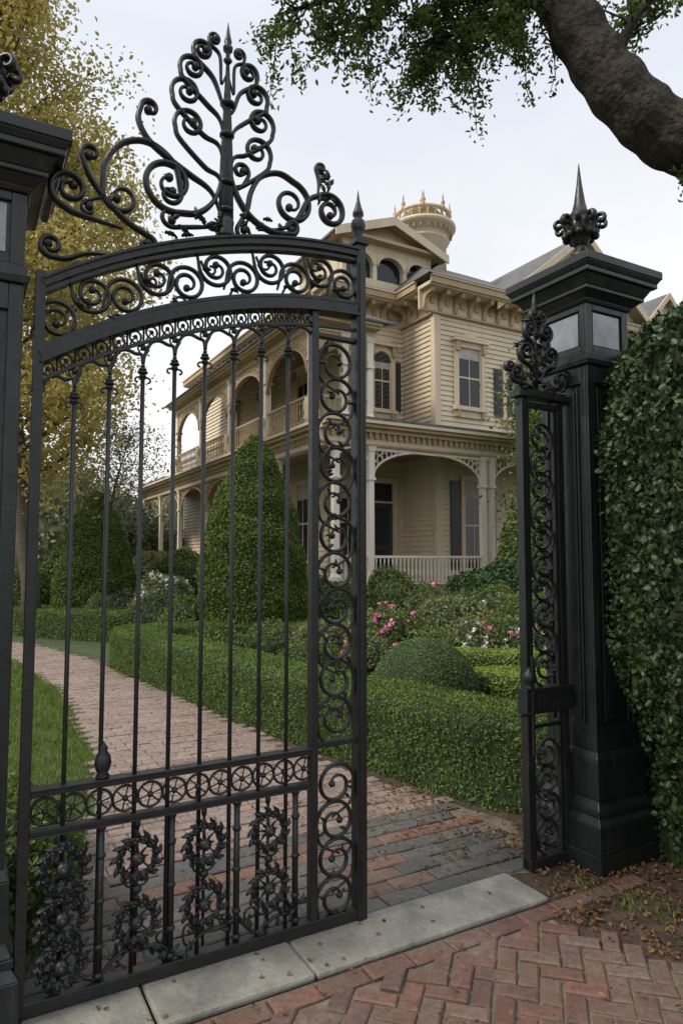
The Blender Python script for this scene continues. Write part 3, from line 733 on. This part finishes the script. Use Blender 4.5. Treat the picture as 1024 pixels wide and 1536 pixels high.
for i in range(16):
    x=R.uniform(-26,-8.5); y=R.uniform(27,36); r=R.uniform(1.8,3.0); h=R.uniform(3.2,6.0)
    V,F=blob((x,y,0),r,h,i*5.1,.45,2.4,16,10); cb.add([(x+(v[0]-x)*.8,y+(v[1]-y)*.8,v[2]*.85) for v in V],F)
    p,n,_=sample(V,F,2600,.4); P.append(p);N.append(n)
cb.obj('inner_mass',simple('distant_inner',(.06,.075,.045),(.10,.12,.07),1,.9),e)
leaves('foliage',np.vstack(P),np.vstack(N),.24,M['hazy'],e,.6,.9)

oak=empty('oak_tree'); b=MB(); C=[]
def barktube(c,rad,n=40,seed=0):
    P=[Vector(p) for p in c]; k=len(P); vs=[]
    for i,p in enumerate(P):
        t=(P[min(i+1,k-1)]-P[max(i-1,0)]).normalized(); a=(Vector((0,1,0))-t*t.y).normalized(); bb=t.cross(a)
        for j in range(n):
            th=2*math.pi*j/n; q=Vector((math.cos(th)*3.2,math.sin(th)*3.2,i*.12+seed))
            ridge=abs(noise.noise(Vector((math.cos(th)*7,math.sin(th)*7,i*.10+seed))))
            k2=1+.10*noise.noise(q*.6)+.13*ridge-.03
            vs.append(p+(a*math.cos(th)+bb*math.sin(th))*rad[i]*k2)
    b.add(vs,[(i*n+j,i*n+(j+1)%n,(i+1)*n+(j+1)%n,(i+1)*n+j) for i in range(k-1) for j in range(n)],True)
tb=catmull([(5.9,5.6,0),(5.8,5.6,1.6),(5.5,5.5,3.2),(5.1,5.4,4.3)],10); barktube(tb,[.55-.12*i/len(tb) for i in range(len(tb))])
lp=catmull([(5.3,5.45,4.1),(4.2,5.25,4.55),(3.2,5.1,4.68),(2.55,5.05,4.86),(2.16,5.0,5.16),(1.88,5.0,5.56),(1.62,5.0,6.1),(1.3,5.1,6.8),(.7,5.2,7.4)],22)
rad=[.28-.14*(i/len(lp)) +.008*math.sin(i*.5) for i in range(len(lp))]
barktube(lp,rad,72,5)
def sub(P,r0,r1,n=8):
    c=catmull(P,n); b.sweep(c,[r0+(r1-r0)*i/len(c) for i in range(len(c))],8,(0,1,.1)); return c
subs=[sub([(1.70,5.0,5.9),(1.2,5.1,6.0),(.6,5.0,6.02),(0,5.0,5.95),(-.5,5.0,5.80)],.05,.012),
      sub([(1.5,5.05,6.3),(.9,4.8,6.3),(.3,4.7,6.2),(-.2,4.7,6.15)],.05,.012),
      sub([(2.08,5.0,5.4),(2.3,4.9,5.8),(2.7,4.8,6.05)],.05,.015),
      sub([(1.65,5.0,6.0),(1.35,5.1,5.95),(1.0,5.2,5.85),(.7,5.2,5.75)],.03,.01)]
rd=random.Random(21)
for c in subs:
    for i in range(4,len(c),1):
        for q in range(2):
            if c is subs[2]: d=(rd.gauss(0,1),rd.gauss(0,1),.6)
            else: d=(rd.gauss(-.5,.8),rd.gauss(0,.6),rd.gauss(-.65,.45))
            p,rr,_=limb(c[i],d,rd.uniform(.3,.78),.009,.003,.25,6,.06,rd); b.sweep(p,rr,4,(0,1,.1))
            for w in p[2:]: C.append(tuple(w))
for (x,y,z) in((2.75,5.0,4.60),(2.6,5.0,4.66)):
    p,rr,_=limb((x,y,z),(-.3,0,-1),.22,.006,.003,.2,4,0,rd); b.sweep(p,rr,4,(0,1,.1)); C+= [tuple(w) for w in p[2:]]
b.obj('trunk_and_limbs',M['bark'],oak)
C=np.array(C); n=14500; idx=rng.integers(0,len(C),n); P=C[idx]+rng.normal(size=(n,3))*.042
leaves('leaves',P,rng.normal(size=(n,3))+np.array([0,0,.6]),.048,M['oak'],oak,.45,.5)

# ============================================================ HOUSE
house=empty('victorian_house',(1.904,20.97,0),ANG)
sd,tr,gd,rf,gs,sh,cu,fl=MB(),MB(),MB(),MB(),MB(),MB(),MB(),MB()
wh=MB()
def mf(b0): return lambda u,d,z:(u,b0-d,z)
def ml(a0): return lambda u,d,z:(a0-d,u,z)
def mbx(mb,mp,u0,u1,d0,d1,z0,z1):
    p=mp(u0,d0,z0); q=mp(u1,d1,z1); mb.box(p[0],q[0],p[1],q[1],z0,z1)
def siding(mp,u0,u1,z0,z1,bd=.15):
    z=z0
    while z<z1-1e-4:
        zt=min(z+bd,z1)
        sd.add([mp(u0,.038,z),mp(u1,.038,z),mp(u1,.0,zt),mp(u0,.0,zt),mp(u0,0,z),mp(u1,0,z)],[(0,1,2,3),(4,5,1,0)]); z=zt
def window(mp,u,z0,z1,w,arch=False,cas=.14,hood=True,shut=False):
    h=w/2
    gsz=z1-(h if arch else 0)
    mbx(gs,mp,u-h,u+h,.034,.045,z0,gsz)
    if arch:
        n=14; pts=[mp(u+h*math.cos(a),.045,gsz+h*math.sin(a)) for a in np.linspace(0,math.pi,n)]
        gs.add(pts,[tuple(range(n))])
        for rr,dd,ww in((h+cas/2,.07,cas/2),(h+cas*1.1,.10,cas/4)):
            tr.sweep([mp(u+rr*math.cos(a),dd*.6,gsz+rr*math.sin(a)) for a in np.linspace(0,math.pi,n)],ww,4,(0,0,1),1,False)
    mbx(tr,mp,u-h-cas,u-h,.03,.11,z0,gsz); mbx(tr,mp,u+h,u+h+cas,.03,.11,z0,gsz)
    mbx(tr,mp,u-h-cas-.06,u+h+cas+.06,.03,.18,z0-.10,z0)
    mbx(tr,mp,u-h-cas,u+h+cas,.03,.09,z0-.30,z0-.102)
    for q in(-1,1): mbx(gd,mp,u+q*(h+cas*.3)-.06,u+q*(h+cas*.3)+.06,.092,.16,z0-.30,z0-.102)
    if not arch: mbx(tr,mp,u-h-cas,u+h+cas,.03,.112,z1,z1+.16)
    if hood:
        zt=z1+.16 if not arch else z1+.17
        mbx(tr,mp,u-h-cas-.10,u+h+cas+.10,.03,.24,zt,zt+.07); mbx(gd,mp,u-h-cas-.05,u+h+cas+.05,.03,.18,zt+.07,zt+.12)
        p=[mp(u-h-cas*.8,.0,zt+.12),mp(u+h+cas*.8,.0,zt+.12),mp(u,.0,zt+.30),mp(u-h-cas*.8,.15,zt+.12),mp(u+h+cas*.8,.15,zt+.12),mp(u,.15,zt+.30)]
        tr.add(p,[(3,4,5),(0,2,1),(0,3,5,2),(1,2,5,4)])
        for q in(-1,1): mbx(gd,mp,u+q*(h+cas*.5)-.06,u+q*(h+cas*.5)+.06,.112,.2,zt-.3,zt-.002)
    zm=(z0+z1)/2
    for a,b2,c,d in((u-h,u-h+.04,z0,gsz),(u+h-.04,u+h,z0,gsz),(u-h+.04,u+h-.04,z0,z0+.05),(u-h+.04,u+h-.04,zm-.025,zm+.025)): mbx(tr,mp,a,b2,.046,.065,c,d)
    mbx(tr,mp,u-.012,u+.012,.046,.06,z0+.05,gsz)
    mbx(cu,mp,u-h+.05,u+h-.05,.0452,.0456,zm+.03+(gsz-zm)*.6,gsz-.01)
    if shut:
        for q in(-1,1):
            a=u+q*(h+cas+.02); b2=u+q*(h+cas+.02+w*.5); a,b2=min(a,b2),max(a,b2)
            mbx(sh,mp,a,b2,.034,.06,z0,z1)
            z=z0+.08
            while z<z1-.08: mbx(sh,mp,a+.04,b2-.04,.061,.075,z,z+.03); z+=.055
def corner(a,b_,z0,z1,w=.16):
    tr.box(a-.05,a+w,b_-.05,b_+w,z0,z1)
EV=9.45
def vol(a0,a1,b0,b1,z0,z1): sd.box(a0,a1,b0,b1,z0,z1)
vol(-2.58,9,.02,12,0,EV); vol(.02,9,-1.65,.5,0,EV); vol(-2.57,4,11.8,14.5,0,4.9)
siding(mf(0),-2.6,0,.95,4.7); siding(mf(0),-2.6,0,5.2,EV-.5)
siding(mf(-1.67),0,9,.95,4.7); siding(mf(-1.67),0,9,5.2,EV-.5)
siding(ml(0),-1.67,0,.95,4.7); siding(ml(0),-1.67,0,5.2,EV-.5)
siding(ml(-2.6),0,12,.95,4.7); siding(ml(-2.6),0,12,4.9,EV-.4); siding(ml(-2.6),12,14.5,.95,4.7)
corner(0,-1.67,.95,4.7); corner(0,-1.67,5.2,EV-.5); corner(-2.6,0,4.9,EV-.5); 
def cornice(mp,u0,u1,z,ext=.62,step=.55):
    mbx(tr,mp,u0,u1,.034,.09,z-.62,z-.1); mbx(gd,mp,u0,u1,.034,.13,z-.68,z-.6202)
    mbx(tr,mp,u0-.0,u1+.0,.03,ext,z-.1,z); mbx(gd,mp,u0,u1,ext+.002,ext+.07,z-.06,z+.12); mbx(tr,mp,u0,u1,ext+.0,ext+.11,z+.122,z+.17)
    u=u0+.18
    while u<u1-.1:
        n=8; pr=[(.092,z-.62),(.14,z-.60),(.18,z-.50),(.20,z-.36),(.30,z-.27),(ext-.1,z-.24),(ext-.08,z-.102),(.092,z-.102)]
        vs=[mp(u-.06,d,zz) for d,zz in pr]+[mp(u+.06,d,zz) for d,zz in pr]
        gd.add(vs,[tuple(range(n)),tuple(range(2*n-1,n-1,-1))]+[(i,n+i,n+(i+1)%n,(i+1)%n) for i in range(n)])
        mbx(gd,mp,u+step*.38,u+step*.62,.092,.14,z-.42,z-.22)
        u+=step
cornice(mf(-1.67),-.62,9.6,EV); cornice(ml(0),-1.66,-.0,EV-.002,.618); cornice(mf(0),-3.2,-.63,EV-.004); cornice(ml(-2.6),.0,12.6,EV-.006)
window(mf(0),-.80,6.15,7.95,.62,True); mbx(sh,mf(0),-.28,-.1,.034,.06,6.15,7.7); mbx(sh,mf(0),-1.50,-1.3,.034,.06,6.15,6.75)
window(mf(-1.67),1.22,6.10,7.9,.86); window(mf(-1.67),2.95,5.95,7.45,.62,False,.12,False,True); window(mf(-1.67),5.2,6.15,7.85,.80); window(mf(-1.67),7.4,6.15,7.85,.80)
window(ml(-2.6),1.6,5.6,7.4,.8); window(ml(-2.6),4.7,5.6,7.4,.8); window(ml(-2.6),7.8,5.6,7.4,.8)
for u in(1.6,4.7,7.8,11): window(ml(-2.6),u,1.5,3.9,.9,False,.14,False)
window(mf(-1.67),1.32,1.3,3.9,.72,False,.12,False,True); window(mf(-1.67),4.2,1.5,3.9,.9,False,.12,False); window(mf(-1.67),7,1.5,3.9,.9,False,.12,False)
mp=mf(0); mbx(sh,mp,-1.2,-.45,.035,.06,.97,3.3); mbx(tr,mp,-1.34,-1.2,.034,.12,.96,3.9); mbx(tr,mp,-.45,-.31,.034,.12,.96,3.9); mbx(tr,mp,-1.34,-.31,.034,.13,3.9,4.05); mbx(gs,mp,-1.2,-.45,.034,.045,3.36,3.9); mbx(tr,mp,-1.2,-.45,.046,.1,3.3,3.36)
for z0,z1 in((1.15,1.9),(2.05,3.15)): mbx(gs,mp,-1.05,-.6,.061,.068,z0,z1)
window(mf(0),-2.0,1.6,3.8,.6,False,.12,False,False)
PB=-3.67; PL=-4.45
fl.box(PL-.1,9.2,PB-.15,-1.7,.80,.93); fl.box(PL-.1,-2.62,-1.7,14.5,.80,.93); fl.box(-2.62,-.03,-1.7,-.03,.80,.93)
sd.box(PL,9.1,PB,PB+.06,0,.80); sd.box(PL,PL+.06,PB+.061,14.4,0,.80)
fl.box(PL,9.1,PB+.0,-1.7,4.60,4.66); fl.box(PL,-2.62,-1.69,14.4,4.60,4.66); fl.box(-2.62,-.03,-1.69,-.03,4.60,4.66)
def entab(mp,u0,u1):
    mbx(tr,mp,u0,u1,-.12,.04,4.28,4.60); mbx(gd,mp,u0,u1,.041,.075,4.30,4.34); mbx(tr,mp,u0,u1,-.1,.16,4.601,4.68); mbx(gd,mp,u0,u1,-.1,.34,4.681,4.76); mbx(tr,mp,u0,u1,-.1,.42,4.761,4.84)
    u=u0+.1
    while u<u1: mbx(gd,mp,u,u+.07,.042,.13,4.46,4.598); u+=.17
entab(mf(PB),PL-.4,9.2); entab(ml(PL),PB+.01,14.6)
def quadroof(p,t=.05):
    n=len(p); rf.add([tuple(x) for x in p]+[(x[0],x[1],x[2]-t) for x in p],[tuple(range(n)),tuple(range(2*n-1,n-1,-1))]+[(i,n+i,n+(i+1)%n,(i+1)%n) for i in range(n)])
quadroof([(PL-.42,PB-.43,4.90),(9.3,PB-.43,4.90),(9.3,-1.69,5.32),(-.0,-1.69,5.32),(-.0,-.01,5.62),(-2.6,-.01,5.62),(PL+1,PB+1.2,5.15)])
quadroof([(PL-.42,PB-.43,4.902),(PL+1,PB+1.2,5.15),(-2.61,0,5.5),(-2.61,-2.6,5.1),(PL-.0,-2.6,5.0)][::-1])
quadroof([(PL-.43,9.8,4.90),(PL-.43,14.7,4.90),(-2.6,14.7,5.5),(-2.6,9.8,5.5)][::-1])
def column(a,b_,z0,z1,w=.065):
    wh.box(a-w*1.6,a+w*1.6,b_-w*1.6,b_+w*1.6,z0,z0+.28); wh.frus(a,b_,w*1.25,w,z0+.28,z0+.36)
    wh.frus(a,b_,w,w*.95,z0+.36,z1-.75); wh.frus(a,b_,w*1.4,w*1.4,z1-.80,z1-.74); wh.frus(a,b_,w*1.1,w*1.1,z1-.74,z1-.12); wh.frus(a,b_,w*1.3,w*1.7,z1-.12,z1)
cols=[-4.4,-3.45,0,.30,3.6,3.88,7.4,9]
for a in cols: column(a,PB+.03,.93,4.28,.072)
for b_ in(-.5,2.6,5.7,8.8,11.6,14.3): column(PL+.03,b_,.93,4.28,.075)
def fret(mp,u,sg,zt,Rr,mb=None,hh=.72):
    mb=mb or wh
    hh=min(hh,Rr*.9)
    fx=lambda t:Rr*(1-math.cos(t)); fz=lambda t:zt-hh+(hh-.05)*math.sin(t)
    mb.sweep([mp(u+sg*fx(t),-.03,fz(t)) for t in np.linspace(0,math.pi/2,16)],.030,6,(.3,.5,.1))
    for x in np.arange(.06,Rr*.97,.13):
        t=math.acos(max(-1,1-x/Rr)); z=fz(t)
        rr=min(.09,(zt-z)*.45)
        if rr>.02:
            for zz in np.arange(z+rr+.02,zt-rr*.5,rr*2.1):
                mb.sweep([mp(u+sg*x+rr*.8*math.cos(a),-.03,zz+rr*math.sin(a)) for a in np.linspace(0,2*math.pi,9)],.015,4,(.3,.5,.1))
mpf=mf(PB); 
for u,s_,rr in((-4.33,1,.4),(-3.53,-1,.4),(-3.37,1,1.45),(-.07,-1,1.45),(.37,1,1.3),(3.53,-1,1.3),(3.95,1,1.3),(7.33,-1,1.3)): fret(mpf,u,s_,4.28,rr)
mbx(wh,mpf,-3.37,-.07,-.05,-.01,4.20,4.27)
mpl=ml(PL)
for c0,c1 in zip((-.5,2.6,5.7,8.8,11.6),(2.6,5.7,8.8,11.6,14.3)):
    fret(mpl,c0+.08,1,4.28,1.35,gd,1.0); fret(mpl,c1-.08,-1,4.28,1.35,gd,1.0)
def balus(mp,u0,u1,z0,z1,st=.115,mb=wh):
    mbx(mb,mp,u0,u1,-.06,.0,z1-.06,z1); mbx(mb,mp,u0,u1,-.05,-.01,z0+.07,z0+.11)
    u=u0+.06
    while u<u1:
        p=mp(u,-.03,z0+.11); hh=z1-.06-z0-.11
        mb.lathe(p,[(.018,0),(.024,hh*.1),(.014,hh*.2),(.028,hh*.42),(.012,hh*.7),(.022,hh*.9),(.018,hh)],6); u+=st
for u0,u1 in((-4.3,-3.55),(-3.35,-.1),(.38,3.5),(3.98,7.3),(7.5,8.9)): balus(mpf,u0,u1,.93,1.70)
for c0,c1 in zip((-.5,2.6,5.7,8.8,11.6),(2.6,5.7,8.8,11.6,14.3)): balus(mpl,c0+.1,c1-.1,.93,1.70,.16)
VZ0,VZ1=5.0,7.35
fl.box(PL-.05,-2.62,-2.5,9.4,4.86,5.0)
vc=[-2.45,.35,3.3,6.25,9.2]
for b_ in vc: column(PL+.05,b_,VZ0,VZ1-.0,.085)
for a in(-3.5,-2.75): column(a,-2.45,VZ0,VZ1,.085)
def archpanel(mp,u0,u1,zs,zt,mb,d0=-.10,d1=.02):
    n=18; cx=(u0+u1)/2; rx=(u1-u0)/2; rz=(zt-zs)*.82; vs=[];fs=[]
    for i in range(n+1):
        a=math.pi*i/n; x=cx-rx*math.cos(a); z=zs+rz*math.sin(a)
        for d in(d0,d1): vs.append(mp(x,d,z)); 
        for d in(d0,d1): vs.append(mp(x,d,zt))
    for i in range(n):
        o=i*4; q=o+4
        fs+=[(o+1,q+1,q+3,o+3),(o,o+2,q+2,q),(o,q,q+1,o+1)]
    mb.add(vs,fs)
    mb.sweep([mp(cx-rx*.97*math.cos(math.pi*i/n),.03,zs+rz*.97*math.sin(math.pi*i/n)) for i in range(n+1)],.035,6,(.3,.5,.1))
mu=ml(PL)
for c0,c1 in zip(vc,vc[1:]):
    archpanel(mu,c0+.09,c1-.09,6.25,VZ1,gd); balus(mu,c0+.1,c1-.1,5.0,5.72,.16,gd)
    for q in range(12):
        u=c0+.18+q*(c1-c0-.36)/11; dd=abs(u-(c0+c1)/2)/((c1-c0)/2)
        zb=VZ1-.12-(.55*dd**3)
        tr.sweep([mu(u+.07*math.cos(a),.03,zb-.03+.07*math.sin(a)) for a in np.linspace(0,6.28,9)],.014,4,(.3,.5,.1))
archpanel(mf(-2.5),PL+.15,-3.58,6.35,VZ1,gd); archpanel(mf(-2.5),-3.42,-2.84,6.5,VZ1,gd); balus(mf(-2.5),PL+.15,-2.8,5.0,5.72,.16,gd)
for mp,u0,u1 in((mu,-2.55,9.35),(mf(-2.5),PL-.3,-2.6)):
    mbx(tr,mp,u0,u1,-.12,.05,VZ1+.001,VZ1+.16); mbx(gd,mp,u0,u1,-.12,.34,VZ1+.161,VZ1+.23); mbx(tr,mp,u0,u1,-.12,.42,VZ1+.231,VZ1+.31)
tr.box(-2.9,-2.6,-2.4,-.02,5,7.5)
quadroof([(PL-.48,-3.0,7.68),(PL-.48,9.9,7.68),(-2.6,9.2,8.85),(-2.6,-.0,8.85),(-2.9,-1.2,8.6)][::-1])
quadroof([(PL-.48,-3.0,7.681),(-2.9,-1.2,8.601),(-2.6,0,8.851),(-2.2,-.0,8.6),(-2.2,-3.0,7.681)][::-1])
for b_ in vc: tr.lathe((PL-.1,b_,5.0),[(.05,0),(.09,.1),(.06,.2),(.1,.4),(.05,.6)],8)
def hip(a0,a1,b0,b1,z0,z1,ra0,ra1,rb):
    z=z0
    rf.add([(a0,b0,z),(a1,b0,z),(a1,b1,z),(a0,b1,z),(ra0,rb,z1),(ra1,rb,z1)],[(0,1,5,4),(1,2,5),(2,3,4,5),(3,0,4),(3,2,1,0)])
hip(-3.3,9.75,-.72,12.7,EV+.18,12.9,3.4,5.6,6)
hip(-.74,9.8,-2.42,12.0,EV+.172,13.4,3.2,5.8,4.2)
def gable(ac,hw,b0,b1,z0,z1,ov=.45):
    k=(z1-z0)/hw
    for sg in(-1,1):
        p=[(ac,b0-ov,z1+.10),(ac+sg*(hw+ov),b0-ov,z1+.10-k*(hw+ov)),(ac+sg*(hw+ov),b1,z1+.10-k*(hw+ov)),(ac,b1,z1+.10)]
        quadroof(p if sg<0 else p[::-1],.07)
        q=[(ac,b0-ov-.05,z1+.13),(ac+sg*(hw+ov),b0-ov-.05,z1+.13-k*(hw+ov)),(ac+sg*(hw+ov),b0-ov-.05,z1-.14-k*(hw+ov)),(ac,b0-ov-.05,z1-.14)]
        tr.add(q+[(x,b0-ov-.003,z) for x,_,z in q],[(0,1,2,3),(7,6,5,4),(0,4,5,1),(1,5,6,2),(2,6,7,3),(3,7,4,0)])
        q=[(ac,b0-ov-.002,z1-.02),(ac+sg*(hw+ov),b0-ov-.002,z1-.02-k*(hw+ov)),(ac+sg*(hw+ov),b0-.02,z1-.02-k*(hw+ov)),(ac,b0-.02,z1-.02)]
        gd.add(q,[(0,1,2,3)])
    sd.add([(ac-hw,b0,z0),(ac+hw,b0,z0),(ac,b0,z1)],[(0,1,2)])
gable(5.9,3.5,-1.72,4.5,EV+.14,12.35)
window(mf(-1.74),5.9,10.2,11.3,.6,True,.1,False)
BA=-.7; tw=1.62
for a in(BA-tw,BA-.55,BA+.55,BA+tw-.14): sd.box(a,a+.14,-.28,-.02,EV+.2,11.05)
tr.box(BA-tw-.03,BA+tw+.03,-.32,-.02,EV+.2,10.05); tr.box(BA-tw,BA+tw,-.30,-.02,10.95,11.15)
archpanel(mf(-.29),BA-tw+.14,BA-.55,10.5,10.95,tr,-.2,.0); archpanel(mf(-.29),BA-.41,BA+.55,10.5,10.95,tr,-.2,.0); archpanel(mf(-.29),BA+.69,BA+tw-.14,10.5,10.95,tr,-.2,.0)
gs.box(BA-tw+.1,BA+tw-.1,-.10,-.08,10.05,10.95); sd.box(BA-tw,BA+tw,-.07,2.6,EV+.2,11.1)
gd.box(BA-tw-.3,BA+tw+.3,-.60,2.8,11.1501,11.24)
gable(BA,tw,-.22,2.8,11.25,11.85,.42)
tc=(2.35,2.1); RZ=12.78
def ring(z,prof,n=40,mb=tr,**k): mb.lathe((tc[0],tc[1],z),prof,n,**k)
ring(RZ-1.4,[(.85,0),(.85,1.5),(.95,1.56),(.95,1.62),(.88,1.66),(.90,1.85),(1.02,1.92),(1.16,2.0),(1.2,2.06),(1.2,2.14),(1.05,2.18)])
for q in range(28):
    a=2*math.pi*q/28; gd.ell((tc[0]+1.04*math.cos(a),tc[1]+1.04*math.sin(a),RZ+.46),(.05,.05,.12))
for q in range(22):
    a=2*math.pi*q/22; x,y=tc[0]+.98*math.cos(a),tc[1]+.98*math.sin(a)
    gd.lathe((x,y,RZ+.78),[(.035,0),(.05,.06),(.025,.12),(.045,.24),(.03,.36)],6)
    a2=a+math.pi/22; gd.sweep([(tc[0]+.98*math.cos(a2+.11*math.cos(t)),tc[1]+.98*math.sin(a2+.11*math.cos(t)),RZ+.99+.1*math.sin(t)) for t in np.linspace(0,6.28,9)],.018,4,(0,0,1))
tr.sweep([(tc[0]+.98*math.cos(a),tc[1]+.98*math.sin(a),RZ+1.17) for a in np.linspace(0,2*math.pi,45)],.065,8,(0,0,1))
for q in range(8):
    a=2*math.pi*q/8+.2; x,y=tc[0]+.98*math.cos(a),tc[1]+.98*math.sin(a)
    gd.lathe((x,y,RZ+1.16),[(.07,0),(.08,.06),(.035,.10),(.08,.18),(.06,.26),(.025,.32),(.035,.37),(.005,.55)],8)
ring(RZ+.76,[(.62,0),(.58,.40),(.68,.47),(.44,.68),(.14,.9),(.06,1.0),(.10,1.08),(.03,1.15),(.005,1.5)],20,gd)
WZ=10.3
sd.box(9.01,17,1,9,0,WZ)
quadroof([(8.9,.3,WZ),(17.6,.3,WZ),(17.6,5,WZ+3.4),(8.9,5,WZ+3.4)]); quadroof([(8.9,9.7,WZ),(17.6,9.7,WZ),(17.6,5,WZ+3.4),(8.9,5,WZ+3.4)][::-1])
cornice(mf(1),9.02,17.2,WZ-.05)
siding(mf(1),9.0,17,.9,WZ-.6)
sd.box(12.3,14.9,.5,4,WZ,WZ+1.0)
gable(13.6,1.3,.5,5,WZ+1.0,WZ+2.3,.3); window(mf(.49),13.6,WZ+.25,WZ+1.25,.7,True,.1,False)
for mb,nm,mt in((sd,'walls','siding'),(tr,'trim','trim'),(gd,'ornament_trim','gold'),(rf,'roof','roof'),(gs,'window_glass','glass'),(sh,'shutters_and_door','shutter'),(cu,'window_blinds','curtain'),(fl,'porch_floor_and_ceiling','porchwall'),(wh,'columns_and_balustrade','wtrim')):
    mb.obj(nm,M[mt],house)

# ============================================================ LIGHT
w=bpy.data.worlds.new('World'); scene.world=w; w.use_nodes=True; nt=w.node_tree; bg=nt.nodes['Background']
sky=nt.nodes.new('ShaderNodeTexSky'); sky.sky_type='NISHITA'; sky.sun_disc=False
sky.sun_elevation=math.radians(44); sky.sun_rotation=math.radians(245); sky.dust_density=3
tcw=nt.nodes.new('ShaderNodeTexCoord')
mpw=nt.nodes.new('ShaderNodeMapping'); mpw.inputs['Scale'].default_value=(1,1,2.6); nt.links.new(tcw.outputs['Generated'],mpw.inputs[0])
n1=noi(nt,1.5,5,.55,mpw.outputs[0])
cl=ramp(nt,n1,[(.32,(7.4,7.7,8.2)),(.68,(8.9,8.93,9.0))])
sp_=nt.nodes.new('ShaderNodeSeparateXYZ'); nt.links.new(tcw.outputs['Generated'],sp_.inputs[0])
gr_=ramp(nt,sp_.outputs[2],[(.0,(1.08,1.04,.99)),(.35,(.97,.965,.96)),(.62,(.84,.87,.92)),(1.,(1.35,1.33,1.3))])
cl=mixc(nt,1.0,cl,gr_,'MULTIPLY')
nt.links.new(mixc(nt,.9,sky.outputs[0],cl),bg.inputs[0]); bg.inputs[1].default_value=.128
L=bpy.data.lights.new('sun','SUN'); L.energy=3.0; L.angle=math.radians(14); L.color=(1,.915,.79)
lo=bpy.data.objects.new('sun',L); scene.collection.objects.link(lo)
el=math.radians(44); r=math.radians(245); d=Vector((math.sin(r)*math.cos(el),math.cos(r)*math.cos(el),math.sin(el)))
lo.rotation_euler=d.to_track_quat('Z','Y').to_euler()
cam=bpy.data.cameras.new('camera'); co=bpy.data.objects.new('camera',cam); scene.collection.objects.link(co)
co.location=(0,0,1.6); co.rotation_euler=(math.radians(94),0,0)
cam.sensor_fit='VERTICAL'; cam.sensor_height=36; cam.sensor_width=24; cam.lens=24; cam.clip_end=1500; cam.clip_start=.05
scene.camera=co
